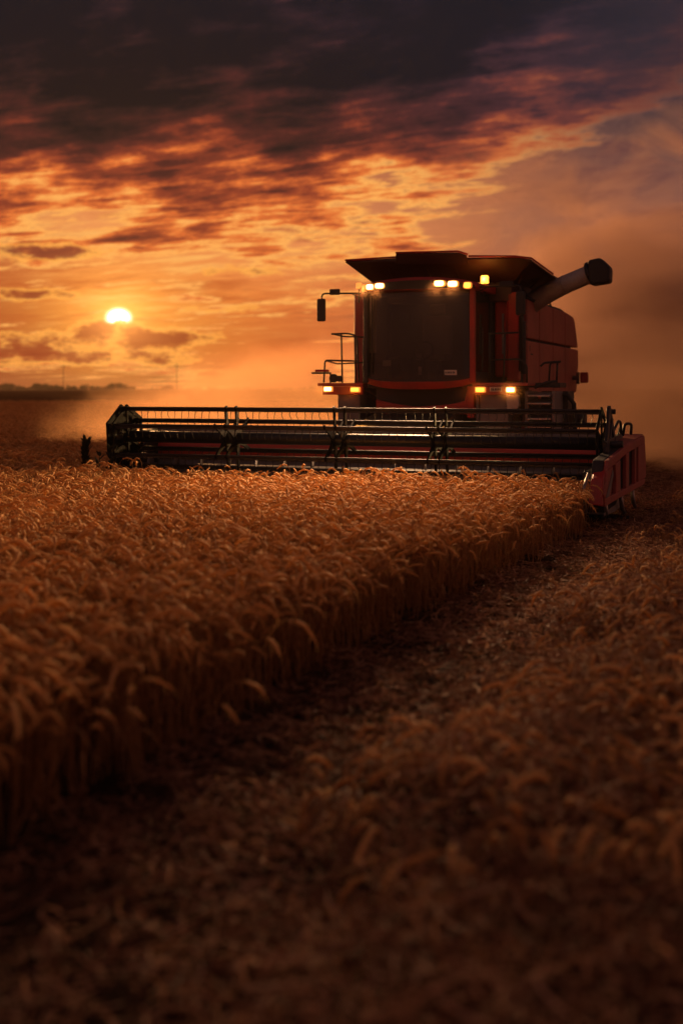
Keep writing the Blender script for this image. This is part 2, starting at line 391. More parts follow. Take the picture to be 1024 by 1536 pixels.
# floor pan and back wall, posts
m.box(-.72, 1.10, 3.34, 4.55, 1.72, 1.80)
m.box(-.66, 1.04, 4.50, 4.56, 1.80, 3.34)
cab = m.build('cab', 'plastic', cb)
for sx, (xa, xb) in ((-1, (-.765, -.69)), (1, (1.07, 1.15))):
    mm = MB(); mm.hexa([(xa, 3.24, 1.80), (xb, 3.24, 1.80), (xb, 3.36, 1.80), (xa, 3.36, 1.80), (xa - .0, 3.24, 3.36), (xb, 3.24, 3.36), (xb, 3.36, 3.36), (xa, 3.36, 3.36)])
    mm.build('front_post', 'red' if sx > 0 else 'plastic', cab, .015)
    mm = MB(); mm.box(xa, xb, 4.46, 4.58, 1.8, 3.36); mm.build('rear_post', 'plastic', cab, .015)
    mm = MB(); mm.box(xa + .02, xb - .02, 3.362, 4.458, 1.8, 1.98); mm.build('door_panel', 'plastic', cab, .01)
    mm = MB(); mm.box((xa + xb) / 2 - .006, (xa + xb) / 2 + .006, 3.362, 4.458, 1.982, 3.32); mm.build('side_window', 'glass', cab)
m = MB(); m.bend([(1.18, 3.5, 2.0), (1.22, 3.5, 2.0), (1.22, 3.5, 2.7), (1.18, 3.5, 2.7)], .013); m.build('door_handle', 'black', cab)
# curved windscreen
def curved(z0, z1, xs_, off0, off1, th, zfun=None):
    mm = MB(); vs_ = []
    for xv in xs_:
        for zi, off in ((z0, off0), (z1, off1)):
            zz = zi(xv) if callable(zi) else zi
            vs_.append((xv, arc_x(xv) + off, zz))
    n = len(xs_); vs2 = [(p[0], p[1] + th, p[2]) for p in vs_]
    fs = [(2 * i, 2 * i + 2, 2 * i + 3, 2 * i + 1) for i in range(n - 1)]
    fs2 = [tuple(2 * n + q for q in f[::-1]) for f in fs]
    side = [(2 * i + 1, 2 * i + 3, 2 * n + 2 * i + 3, 2 * n + 2 * i + 1) for i in range(n - 1)] + [(2 * i + 2, 2 * i, 2 * n + 2 * i, 2 * n + 2 * i + 2) for i in range(n - 1)]
    side += [(0, 1, 2 * n + 1, 2 * n), (2 * n - 1, 2 * n - 2, 4 * n - 2, 4 * n - 1)]
    mm.add(vs_ + vs2, fs + fs2 + side, False); return mm
zlo = lambda xv: 1.83 + .055 * ((xv - .19) / .87) ** 4
curved(zlo, 3.30, np.linspace(-.685, 1.065, 17), 0, .07, .012).build('windscreen', 'glass', cab)
curved(lambda v: zlo(v) - .012, lambda v: zlo(v) + .02, np.linspace(-.69, 1.07, 17), -.012, -.012, .02).build('windscreen_seal', 'plastic', cab)
curved(lambda v: zlo(v) - .14 + .03 * ((v - .19) / .87) ** 2, lambda v: zlo(v) - .014, np.linspace(-.735, 1.12, 17), .02, -.02, .10).build('lower_lip', 'red', cab, .01)
# grille and red apron under the cab
m = MB(); m.box(-.60, 1.0, 3.42, 3.52, 1.36, 1.72); gr = m.build('lower_grille', 'plastic', cab, .01)
m = MB()
for k in range(11): m.box(-.25, .75, 3.385, 3.415, 1.42 + k * .026, 1.432 + k * .026)
m.build('louvre', 'black', gr)
m = MB(); m.prism([(-.56, 1.28), (1.02, 1.28), (1.02, 1.70), (.97, 1.50), (.7, 1.44), (.1, 1.40), (-.3, 1.46), (-.56, 1.52)], 'y', 3.30, 3.40); m.build('apron', 'red', cab, .012)
m = MB(); m.box(1.02, 1.13, 3.28, 3.50, 1.22, 1.74); m.build('apron_post', 'red', cab, .015)
# roof
m = MB(); xr = np.linspace(-.80, 1.22, 21)
def rt(v): return 3.535 - .085 * ((v - .2) / 1.0) ** 2 - (.02 * ((v - .2) / 1.0) ** 6)
vs_ = []
for xv in xr:
    yf = 3.02 + .16 * ((xv - .2) / 1.0) ** 2
    vs_ += [(xv, yf + .05, 3.325), (xv, yf, 3.35), (xv, yf - .02, rt(xv) - .05), (xv, yf + .06, rt(xv)), (xv, 4.6, rt(xv) + .03), (xv, 4.6, 3.325)]
n = len(xr)
fs = [(i * 6 + k, i * 6 + (k + 1) % 6, (i + 1) * 6 + (k + 1) % 6, (i + 1) * 6 + k) for i in range(n - 1) for k in range(6)]
fs += [tuple(range(6))[::-1], tuple((n - 1) * 6 + k for k in range(6))]
m.add(vs_, [f[::-1] for f in fs], False); roof = m.build('cab_roof', 'red', cab, .006)
# dark band that carries the lamps
m = MB(); vs_ = []
xl_ = np.linspace(-.76, 1.18, 21)
for xv in xl_:
    yf = 3.02 + .16 * ((xv - .2) / 1.0) ** 2
    vs_ += [(xv, yf - .035, 3.335), (xv, yf - .042, rt(xv) - .06), (xv, yf + .02, rt(xv) - .06), (xv, yf + .02, 3.335)]
n = len(xl_); fs = [(i * 4 + k, (i + 1) * 4 + k, (i + 1) * 4 + (k + 1) % 4, i * 4 + (k + 1) % 4) for i in range(n - 1) for k in range(4)] + [(0, 1, 2, 3), tuple((n - 1) * 4 + k for k in (3, 2, 1, 0))]
m.add(vs_, fs, False); band = m.build('lamp_band', 'plastic', roof)
def spot(name, loc, tgt, e, size=75, blend=.8, col=(1, .62, .26), rad=.05, parent=None):
    l = bpy.data.lights.new(name, 'SPOT'); l.energy = e; l.spot_size = R(size); l.spot_blend = blend; l.color = col; l.shadow_soft_size = rad
    o = bpy.data.objects.new(name, l); C.objects.link(o); o.parent = parent
    from mathutils import Vector
    d = Vector(tgt) - Vector(loc); o.location = loc; o.rotation_euler = d.to_track_quat('-Z', 'Y').to_euler()
    return o
def roof_lamp(xv, wdt, hgt, zc, mat, label=None):
    yf = 3.02 + .16 * ((xv - .2) / 1.0) ** 2 - .045
    mm = MB(); k = 16; vs_ = []
    for q, (sc_, yy) in enumerate(((1.34, .02), (1.30, -.010), (1.0, -.016))):
        for j in range(k):
            a = 2 * math.pi * j / k; cx, cz = math.cos(a), math.sin(a)
            cx = math.copysign(abs(cx) ** .55, cx); cz = math.copysign(abs(cz) ** .55, cz)
            vs_.append((xv + cx * wdt / 2 * sc_, yf + yy, zc + cz * hgt / 2 * sc_))
    mm.add(vs_, [(i * k + j, (i + 1) * k + j, (i + 1) * k + (j + 1) % k, i * k + (j + 1) % k) for i in range(2) for j in range(k)] + [tuple(range(k))], True)
    hs = mm.build('work_lamp', 'black', roof)
    mm = MB(); vs_ = []
    for q, (sc_, yy) in enumerate(((1.0, -.013), (.96, -.03), (.6, -.042))):
        for j in range(k):
            a = 2 * math.pi * j / k; cx, cz = math.cos(a), math.sin(a)
            cx = math.copysign(abs(cx) ** .55, cx); cz = math.copysign(abs(cz) ** .55, cz)
            vs_.append((xv + cx * wdt / 2 * sc_, yf + yy, zc + cz * hgt / 2 * sc_))
    mm.add(vs_, [(i * k + j, i * k + (j + 1) % k, (i + 1) * k + (j + 1) % k, (i + 1) * k + j) for i in range(2) for j in range(k)] + [tuple(2 * k + j for j in range(k))], True)
    # the lens sits in its housing: merge into one part with two materials
    me = hs.data; me2 = mm
    off = len(me.vertices); V_ = [tuple(v.co) for v in me.vertices] + mm.v; F_ = [tuple(p.vertices) for p in me.polygons] + [tuple(i + off for i in f) for f in mm.f]
    nm = bpy.data.meshes.new('work_lamp'); nm.from_pydata(V_, [], F_); nm.materials.append(MAT['glow_bezel']); nm.materials.append(MAT[mat])
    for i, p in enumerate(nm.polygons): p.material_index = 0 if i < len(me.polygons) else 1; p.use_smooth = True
    hs.data = nm
    if label: hs['label'] = label
    return hs, (xv, yf - .06, zc)
LAMPS = []
for xv, wd, hh, zc, mt, en in ((-.585, .115, .085, 3.395, 'lamp_white', 1), (-.40, .145, .08, 3.405, 'lamp_white', 1), (.63, .155, .085, 3.41, 'lamp_white', 1),
                           (.845, .15, .085, 3.40, 'lamp_white', 1), (1.075, .11, .085, 3.375, 'lamp_amber', 0), (-.715, .055, .10, 3.385, 'lamp_dim', 0)):
    o_, p_l = roof_lamp(xv, wd, hh, zc, mt)
    if en: LAMPS.append(p_l)
for k, p_l in enumerate(LAMPS):
    tx = (-1.6, .2, 1.2, 2.6)[k]
    spot('lamp_light', p_l, (tx, -3.2, .5), 2700, 56, 1.0, (1, .57, .29), .06, cb)
# beacons on stalks
def beacon(loc, s, label, mat):
    mm = MB(); mm.tube([(loc[0], loc[1], loc[2] - .30), (loc[0], loc[1], loc[2] - .06)], .014, 8); bs = mm.build('beacon', 'black', cab); bs['label'] = label
    mm = MB(); mm.tube([(loc[0], loc[1], loc[2] - .06 * s), (loc[0], loc[1], loc[2] - .055 * s), (loc[0], loc[1], loc[2] + .045 * s), (loc[0], loc[1], loc[2] + .06 * s)], [.055 * s, .062 * s, .06 * s, .045 * s], 16)
    mm.build('beacon_lens', mat, bs)
beacon((1.16, 3.9, 3.535), 1.1, 'lit amber beacon', 'lamp_amber')
beacon((-1.08, 3.9, 3.50), .85, 'dim amber beacon', 'lamp_dim')
l = bpy.data.lights.new('beacon_light', 'POINT'); l.energy = 6; l.color = (1, .35, .05); l.shadow_soft_size = .06
o = bpy.data.objects.new('beacon_light', l); C.objects.link(o); o.parent = cb; o.location = (1.16, 3.80, 3.54)
# inside the cab
m = MB(); m.box(.05, .58, 3.95, 4.02, 2.25, 2.95); m.box(.05, .58, 3.55, 4.0, 2.18, 2.30); m.box(.17, .46, 3.97, 4.03, 2.97, 3.15); m.box(.22, .42, 3.7, 3.9, 1.80, 2.18)
m.build('driver_seat', 'seat', cab, .04)
m = MB(); m.box(-.45, -.20, 3.5, 4.2, 1.80, 2.26); m.box(-.6, -.35, 3.35, 3.6, 1.82, 2.12); m.build('console', 'plastic', cab, .03)
m = MB(); m.tube([(.2, 3.35, 1.8), (.2, 3.52, 2.32)], .03, 8); st = m.build('steering_column', 'plastic', cab)
m = MB(); m.tube([(.2 + .17 * math.cos(a), 3.52 + .06 * math.sin(a), 2.34 + .15 * math.sin(a)) for a in np.linspace(0, 2 * math.pi, 25)], .014, 6); m.build('steering_wheel', 'plastic', st)
m = MB(); m.box(-.44, -.30, 3.30, 3.315, 2.08, 2.18); m.build('paper_card', 'paper', cab)
m = MB(); m.box(.18, .235, 3.30, 3.35, 1.93, 2.07); m.build('drink_bottle', 'paper', cab, .01)
m = MB(); m.tube([(.208, 3.325, 2.07), (.208, 3.325, 2.12)], .018, 8); m.build('bottle_cap', 'ink', cab)
m = MB(); m.box(-.18, .02, 3.36, 3.385, 2.74, 2.96); m.build('monitor', 'plastic', cab, .01)
m = MB(); yl = arc_x(.77) - .012; m.box(.665, .875, yl - .004, yl, 1.925, 2.005); stk = m.build('screen_label', 'paper', cab)
m = MB(); xx = .68
for i, wd in enumerate((.018, .006, .018, .016, .020, .0, .016, .018)):
    if wd: m.box(xx, xx + wd, yl - .007, yl - .0045, 1.95, 1.982)
    xx += wd + .007
m.build('lettering', 'ink', stk)
m = MB(); m.tube([(-.62, 3.26, 3.3), (-.615, 3.26, 2.55), (-.60, 3.255, 1.95)], .012, 6); m.build('wiper', 'black', cab)
m = MB(); m.box(-.675, -.57, 3.33, 3.36, 2.3, 3.28); m.build('reflection_strip', 'paper', cab)  # pale strip standing in for a reflection at the screen's left edge

# platforms with lamps either side of the cab
def platform(x0, x1, side):
    mm = MB(); mm.box(x0, x1, 3.30, 4.5, 1.745, 1.80); mm.box(x0 + .1 if side < 0 else x0, x1 - (.0 if side < 0 else .3), 3.28, 3.36, 1.60, 1.742)
    p = mm.build('platform', 'red' if side < 0 else 'shield', cb, .012)
    return p
pl = platform(-1.62, -.79, -1); pr = platform(1.10, 2.02, 1)
m = MB(); m.box(-1.27, -.86, 3.34, 3.72, 1.02, 1.64); m.build('battery_box', 'grey', pl, .03)
m = MB(); m.box(1.2, 1.68, 3.36, 3.75, 1.02, 1.63); m.build('tool_box', 'grey', pr, .03)
m = MB(); m.box(1.155, 1.20, 3.33, 3.40, 1.05, 1.60); m.build('bracket', 'grey', pr, .01)
m = MB(); m.prism([(1.67, 1.60), (1.88, 1.60), (1.90, 1.42), (1.78, 1.27), (1.70, 1.36)], 'y', 3.2, 3.34); m.build('lamp_guard', 'steel', pr, .015)
m = MB(); m.box(1.40, 1.60, 3.262, 3.28, 1.655, 1.725); pt_ = m.build('number_plate', 'paper', pr, .004)
m = MB(); xx = 1.425
for i, wd in enumerate((.016, .02, .0, .02, .018, .02, .018)):
    if wd: m.box(xx, xx + wd, 3.258, 3.2615, 1.67, 1.71)
    xx += wd + .007
m.build('lettering', 'ink', pt_)
def block_lamp(xc, zc, wd, hh, mat, par):
    mm = MB(); mm.box(xc - wd / 2 - .02, xc + wd / 2 + .02, 3.225, 3.28, zc - hh / 2 - .018, zc + hh / 2 + .018)
    b = mm.build('headlight', 'glow_bezel', par, .008)
    mm = MB(); mm.box(xc - wd / 2, xc + wd / 2, 3.21, 3.2245, zc - hh / 2, zc + hh / 2); mm.build('lens', mat, b, .006)
    return (xc, 3.18, zc)
q1 = block_lamp(-1.40, 1.695, .12, .055, 'lamp_white', pl)
q2 = block_lamp(-.91, 1.685, .13, .055, 'lamp_amber', pl)
q3 = block_lamp(1.25, 1.685, .13, .055, 'lamp_amber', pr)
q4 = block_lamp(1.75, 1.685, .12, .06, 'lamp_white', pr)
spot('lamp_light', q1, (-3.6, -5.0, .45), 420, 75, .9, (1, .58, .22), .05, cb)
spot('lamp_light', q4, (3.9, -5.0, .45), 1000, 75, .9, (1, .58, .22), .05, cb)
spot('lamp_light', q2, (-1.2, -5.0, .6), 110, 90, .9, (1, .36, .06), .05, cb)
spot('lamp_light', q3, (1.4, -5.0, .6), 110, 90, .9, (1, .36, .06), .05, cb)
# handrails
m = MB()
m.bend([(-1.40, 3.4, 2.64), (-1.10, 3.4, 2.645), (-.94, 3.4, 2.60), (-.90, 3.4, 1.82)], .016)
m.bend([(-1.22, 3.4, 2.64), (-1.20, 3.4, 1.80)], .016); m.bend([(-1.16, 3.9, 2.64), (-1.14, 3.9, 1.80)], .016); m.bend([(-1.0, 3.9, 2.58), (-1.0, 3.9, 1.80)], .014)
m.bend([(-1.38, 3.4, 2.64), (-1.38, 3.9, 2.62), (-1.0, 3.9, 2.60)], .014)
m.bend([(-1.54, 3.4, 1.81), (-1.52, 3.4, 2.19), (-.90, 3.4, 2.17)], .016); m.bend([(-1.5, 3.42, 2.18), (-1.5, 3.95, 2.14), (-.95, 3.95, 2.16)], .013)
m.build('handrail', 'black', pl)
m = MB()
m.bend([(1.34, 3.4, 2.60), (1.84, 3.4, 2.61)], .015); m.bend([(1.62, 3.4, 2.61), (1.60, 3.4, 1.80)], .016); m.bend([(1.36, 3.4, 2.62), (1.36, 3.4, 1.80)], .014)
m.bend([(1.36, 3.4, 2.17), (1.86, 3.4, 2.18), (1.98, 3.4, 2.08), (1.98, 3.4, 1.80)], .015)
m.build('handrail', 'black', pr)
m = MB(); m.bend([(2.22, 4.0, 1.80), (2.24, 4.0, 2.13), (2.4, 4.0, 2.14)], .016); m.bend([(2.34, 4.05, 1.80), (2.36, 4.0, 2.12)], .016); m.bend([(2.08, 4.0, 2.07), (2.14, 4.0, 2.13), (2.42, 4.0, 2.15)], .018)
m.build('handrail', 'black', pr)
m = MB(); m.box(1.62, 2.42, 3.9, 4.5, 1.72, 1.80); m.tube([(2.02, 3.8, 1.72), (2.2, 3.9, 1.80), (2.36, 3.95, 1.82)], .03, 8); m.build('walkway', 'plastic', pr, .01)
# mirrors
def mirror(x0, x1, zt, zh, side):
    mm = MB(); mm.bend([(x0, 3.35, zt), (x1 + .0, 3.30, zt + .01), (x1, 3.30, zh + .12)], .015, rad=.09)
    mm.bend([(x0, 3.36, zt - .09), (x0 + (x1 - x0) * .25, 3.33, zt + .0)], .008)
    a = mm.build('mirror_arm', 'black', cb)
    mm = MB(); mm.box(x1 - .065 - .01, x1 + .085, 3.24, 3.30, zh - .20, zh + .19); b = mm.build('mirror_head', 'plastic', a, .035)
    mm = MB(); mm.box(x1 + .09 * (1 if side < 0 else -1) + (.06 if side < 0 else -.26), x1 + (.33 if side < 0 else -.12), 3.27, 3.33, zt - .02, zt + .08); mm.build('camera_box', 'plastic', a, .015)
mirror(-.84, -1.54, 3.32, 3.05, -1)
mirror(1.16, 1.90, 3.36, 3.08, 1)
# small red marker and round lamp at the far left
m = MB(); m.box(-1.74, -1.42, 3.32, 3.46, 1.955, 1.985); m.tube([(-1.42, 3.4, 1.97), (-1.42, 3.4, 1.80)], .015, 6); mk = m.build('marker_bracket', 'black', pl, .006)
m = MB(); m.box(-1.68, -1.44, 3.33, 3.40, 1.99, 2.03); m.build('red_marker', 'redlens', mk, .01)
m = MB(); m.tube([(-1.33, 3.30, 1.88), (-1.33, 3.36, 1.88)], .075, 14); m.tube([(-1.22, 3.30, 1.87), (-1.22, 3.36, 1.87)], .055, 14); m.build('round_horn', 'plastic', pl)
# ladder housing of steps at the right
m = MB(); m.box(1.92, 1.98, 3.5, 4.3, .75, 1.66); m.box(2.36, 2.42, 3.5, 4.3, .75, 1.66); lad = m.build('ladder', 'grey', cb, .015)
for k in range(7):
    mm = MB(); z0 = .82 + k * .125; mm.hexa([(1.985, 3.42, z0), (2.355, 3.42, z0), (2.355, 3.62, z0 + .05), (1.985, 3.62, z0 + .05), (1.985, 3.42, z0 + .03), (2.355, 3.42, z0 + .03), (2.355, 3.62, z0 + .08), (1.985, 3.62, z0 + .08)])
    mm.build('step', 'steel', lad, .006)
m = MB(); m.box(2.05, 2.5, 4.2, 4.8, .7, 1.66); m.tube([(2.3, 4.15, 1.62), (2.5, 4.15, 1.60), (2.6, 4.2, 1.45), (2.62, 4.25, .8)], .04, 8); m.tube([(2.55, 4.5, 1.2), (2.75, 4.5, 1.2)], .12, 14)
m.build('side_frame', 'plastic', cb, .02)
# tail lamp on its arm
m = MB(); m.tube([(1.60, 9.5, 1.93), (1.80, 9.5, 1.93)], .05, 8); m.box(1.74, 1.80, 9.46, 9.54, 1.80, 2.05); tl = m.build('tail_lamp_arm', 'plastic', cb, .01)
m = MB(); m.box(1.82, 1.99, 9.44, 9.52, 1.82, 2.05); m.build('tail_lamp', 'redlens', tl, .03)
# wheels
def wheel(xc, yc, r, wd, name='wheel'):
    mm = MB(); prof = [(-wd * .46, r * .60), (-wd * .5, r * .8), (-wd * .44, r * .95), (-wd * .2, r * .985), (wd * .2, r * .985), (wd * .44, r * .95), (wd * .5, r * .8), (wd * .46, r * .60)]
    k = 48; vs_ = [(xc + p, yc + q * math.cos(2 * math.pi * j / k), r + q * math.sin(2 * math.pi * j / k)) for j in range(k) for p, q in prof]
    n = len(prof); mm.add(vs_, [(j * n + i, j * n + i + 1, ((j + 1) % k) * n + i + 1, ((j + 1) % k) * n + i) for j in range(k) for i in range(n - 1)], True)
    for j in range(22):
        for sd_ in (-1, 1):
            a = 2 * math.pi * (j + (.5 if sd_ > 0 else 0)) / 22; a2 = a + .22
            def pp(u, aa, rr): return (xc + u, yc + rr * math.cos(aa), r + rr * math.sin(aa))
            mm.hexa([pp(sd_ * .01, a, r * .975), pp(sd_ * wd * .49, a2, r * .94), pp(sd_ * wd * .49, a2 + .06, r * .94), pp(sd_ * .01, a + .06, r * .975),
                     pp(sd_ * .01, a, r * 1.02), pp(sd_ * wd * .49, a2, r * .99), pp(sd_ * wd * .49, a2 + .06, r * .99), pp(sd_ * .01, a + .06, r * 1.02)])
    t_ = mm.build(name, 'rubber', cb)
    mm = MB(); prof = [(-wd * .45, r * .61), (-wd * .40, r * .56), (-wd * .1, r * .5), (-.02, r * .15), (.02, r * .15), (wd * .1, r * .5), (wd * .40, r * .56), (wd * .45, r * .61)]
    vs_ = [(xc + p, yc + q * math.cos(2 * math.pi * j / k), r + q * math.sin(2 * math.pi * j / k)) for j in range(k) for p, q in prof]; n = len(prof)
    mm.add(vs_, [(j * n + i, j * n + i + 1, ((j + 1) % k) * n + i + 1, ((j + 1) % k) * n + i) for j in range(k) for i in range(n - 1)], True)
    mm.tube([(xc - .08, yc, r), (xc + .08, yc, r)], r * .16, 16); mm.build('rim', 'shield', t_)
wheel(-1.15, 4.6, .86, .62); wheel(1.45, 4.6, .86, .62); wheel(-1.05, 8.7, .6, .42); wheel(1.25, 8.7, .6, .42)
m = MB(); m.tube([(-1.1, 4.6, .86), (1.4, 4.6, .86)], .13, 12); m.tube([(-1.0, 8.7, .6), (1.2, 8.7, .6)], .09, 12); m.box(-.5, .9, 4.7, 8.8, .75, 1.2); m.build('chassis', 'plastic', cb)
m = MB(); m.hexa([(-.55, 1.4, .35), (.95, 1.4, .35), (.85, 4.6, 1.0), (-.45, 4.6, 1.0), (-.55, 1.4, .95), (.95, 1.4, .95), (.85, 4.6, 1.65), (-.45, 4.6, 1.65)]); m.build('feeder_house', 'plastic', cb, .03)

# header: trough, back sheet, top beam, cutter bar and the two ends
HL, HR = -3.40, 3.80
m = MB(); m.prism([(-.62, .12), (-.62, .15), (.05, .17), (.35, .16), (.72, .26), (.98, .55), (1.02, .60), (1.05, .60), (1.05, .10), (.3, .08)], 'x', HL, HR)
hd = m.build('header', 'grey', cb)
m = MB(); m.prism([(.99, .603), (.96, .80), (1.0, .90), (1.06, .90), (1.08, .603)], 'x', HL, HR); m.build('back_sheet', 'band', hd, .006)
m = MB(); m.box(HL, HR, .98, 1.14, .904, 1.07); m.build('top_beam', 'grey', hd, .02)
m = MB(); m.tube([(HL + .05, .45, .42), (HR - .05, .45, .42)], .15, 20)
for sd_, x0, x1 in ((1, HL + .05, -.2), (-1, HR - .05, .6)):
    turns = 7; n = turns * 18; vs_ = []; fs = []
    for i in range(n + 1):
        a = 2 * math.pi * i / 18 * sd_; xx = x0 + (x1 - x0) * i / n
        for rr in (.14, .27): vs_.append((xx, .45 + rr * math.cos(a), .42 + rr * math.sin(a)))
    fs = [(2 * i, 2 * i + 1, 2 * i + 3, 2 * i + 2) for i in range(n)]
    vs2 = [(q[0] + .008, q[1], q[2]) for q in vs_]; k = len(vs_)
    m.add(vs_ + vs2, fs + [tuple(k + j for j in f[::-1]) for f in fs] + [(2 * i + 1, k + 2 * i + 1, k + 2 * i + 3, 2 * i + 3) for i in range(n)], True)
m.build('feed_auger', 'grey', hd)
m = MB(); m.box(HL, HR, -.70, -.62, .10, .135)
for k in range(98):
    xx = HL + .05 + k * .0768
    m.hexa([(xx - .018, -.70, .10), (xx + .018, -.70, .10), (xx + .004, -.84, .115), (xx - .004, -.84, .115), (xx - .018, -.70, .14), (xx + .018, -.70, .14), (xx + .004, -.84, .125), (xx - .004, -.84, .125)][::1])
m.build('cutter_bar', 'reel_black', hd)
m = MB(); m.box(HL, HR, -.60, -.56, .155, .42); m.build('front_apron', 'plastic', hd)     # dark crop board hanging behind the knife
# left end sheet and divider
m = MB(); m.prism([(-.55, .10), (-.45, .50), (.2, .70), (1.1, 1.05), (1.2, 1.05), (1.2, .10)], 'x', HL - .05, HL); m.build('end_sheet', 'plastic', hd, .012)
# right end: dusty red shield, wider at the back, with openings
def sx_(yv): return 3.87 + (yv + 1.05) * .062       # outer face runs outwards to the rear
def shield_poly(poly, d0, d1, name, mat, par, bev=.012):
    mm = MB(); mm.prism(poly, 'x', lambda q: sx_(q[0]) + d0, lambda q: sx_(q[0]) + d1); return mm.build(name, mat, par, bev)
outer = [(-1.05, .42), (-.80, .82), (.35, .96), (1.62, 1.04), (1.72, .70), (1.72, .42), (1.60, .35), (-.2, .30), (-1.0, .27)]
sh = shield_poly(outer, -.20, -.06, 'side_shield', 'plastic', hd)
# the red frame over it is built from bars, so the openings stay real
bars = [[(-.80, .82), (.35, .96), (1.62, 1.04), (1.66, .93), (.35, .85), (-.86, .70)],
        [(-1.0, .27), (-.2, .30), (1.60, .35), (1.70, .42), (1.5, .43), (-.2, .385), (-1.02, .37)],
        [(-1.05, .42), (-.86, .70), (-.56, .734), (-.60, .55), (-.66, .378), (-1.02, .37)],
        [(-.40, .752), (-.10, .786), (-.08, .388), (-.36, .380), (-.34, .52)],
        [(.30, .845), (.48, .862), (.48, .398), (.30, .395)],
        [(.92, .884), (1.00, .890), (1.00, .412), (.92, .410)],
        [(1.16, .90), (1.66, .93), (1.72, .70), (1.72, .44), (1.5, .43), (1.16, .418)]]
for bpoly in bars: shield_poly(bpoly, -.055, 0, 'shield_bar', 'shield', sh, .010)
shield_poly([(-1.0, .375), (-.82, .38), (-.56, .62), (-.60, .70)], .002, .010, 'pale_chute', 'grey', sh, .004)
m = MB(); m.hexa([(3.70, .1, .935), (3.93, .1, .935), (4.02, 1.6, 1.043), (3.66, 1.6, 1.043), (3.70, .1, .955), (3.93, .1, .955), (4.02, 1.6, 1.062), (3.66, 1.6, 1.062)]); m.build('shield_top', 'shield', sh, .01)
m = MB(); m.hexa([(3.68, -1.12, .30), (3.85, -1.10, .28), (3.85, -.75, .28), (3.68, -.75, .30), (3.70, -1.02, .60), (3.85, -1.0, .62), (3.85, -.70, .80), (3.70, -.70, .78)]); m.build('divider_box', 'red', hd, .02)
m = MB(); m.tube([(3.66, -1.16, .20), (3.63, -1.12, .5), (3.66, -.95, .66)], .022, 8); m.build('divider_rod', 'steel', hd)
m = MB(); m.box(3.50, 3.68, -.50, .9, .20, .66); m.build('gear_box', 'black', hd, .04)
for yy in (-.5, .5, 1.3):
    m = MB(); m.tube([(sx_(yy) - .12, yy, .34), (sx_(yy) - .10, yy + .05, .10), (sx_(yy) - .10, yy + .25, .03)], .03, 8); m.build('skid', 'steel', hd)
# hoses, guard loop and drive by the right end
m = MB(); m.bend([(3.72, .3, .95), (3.74, .5, 1.10), (3.76, .95, 1.26), (3.78, 1.05, 1.24), (3.78, 1.1, 1.02)], .020, rad=.06)
m.bend([(3.80, 1.1, 1.05), (3.83, 1.1, 1.22), (3.92, 1.1, 1.22), (3.91, 1.1, 1.07)], .020, rad=.04)
m.bend([(3.70, .1, 1.0), (3.74, .4, 1.08), (3.76, .8, 1.0), (3.77, 1.0, 1.16)], .012, rad=.1)
m.tube([(3.66, .0, .97), (3.95, .0, .99)], .045, 10); m.tube([(3.74, -.2, .9), (3.80, -.2, .9)], .12, 16); m.tube([(3.74, .45, .98), (3.80, .45, .98)], .08, 16)
m.build('drive_hoses', 'black', hd)

# reel: centre tube, six bats with hanging tines, spiders and end plates
RC, RR, PH = (0.0, .985), .43, 85
XL, XR = -3.46, 3.68
m = MB(); m.tube([(XL, 0, .985), (XR, 0, .985)], .085, 28); reel = m.build('reel', 'tube', cb)
bats = []
for k in range(6):
    a = R(PH - 60 * k); by, bz = -RR * math.cos(a), .985 + RR * math.sin(a)
    mm = MB(); mm.tube([(XL, by, bz), (XR, by, bz)], .021, 10)
    mm.box(XL + .02, XR - .02, by - .004, by + .004, bz - .048, bz - .015)
    bats.append((mm.build('bat', 'black', reel), by, bz))
rnd = random.Random(4)
def tine_mesh(v):
    mm = MB(); q = rnd.uniform(-.02, .02)
    mm.tube([(0, .0, 0), (.004, -.012, -.03), (.0, -.02, -.07), (q, .01, -.135 + rnd.uniform(-.01, .01)), (q * 1.3, .03, -.165)], [.006, .006, .005, .0045, .003], 5)
    mm.tube([(-.03, 0, -.004), (.03, 0, -.004)], .009, 6)
    me = mm.build('tine', 'black', reel); d = me.data; bpy.data.objects.remove(me); return d
tms = [tine_mesh(i) for i in range(4)]
cnt = 0; rest = MB()
for bi in (0, 5, 1, 2, 4, 3):
    b, by, bz = bats[bi]; xx = XL + .12
    while xx < XR - .08:
        if cnt < 98 and bi in (0, 5):
            o = bpy.data.objects.new('tine', tms[rnd.randrange(4)]); C.objects.link(o); o.parent = reel; o.location = (xx + rnd.uniform(-.01, .01), by, bz - .02)
            o.rotation_euler = (rnd.uniform(-.2, .2), rnd.uniform(-.08, .08), rnd.choice((0, math.pi))); cnt += 1
        else:
            d = tms[rnd.randrange(4)]; rest.add([(v.co.x + xx, v.co.y + by, v.co.z + bz - .02) for v in d.vertices], [tuple(p.vertices) for p in d.polygons], True)
        xx += .115
tag(rest.build('tine', 'black', reel), kind='stuff')
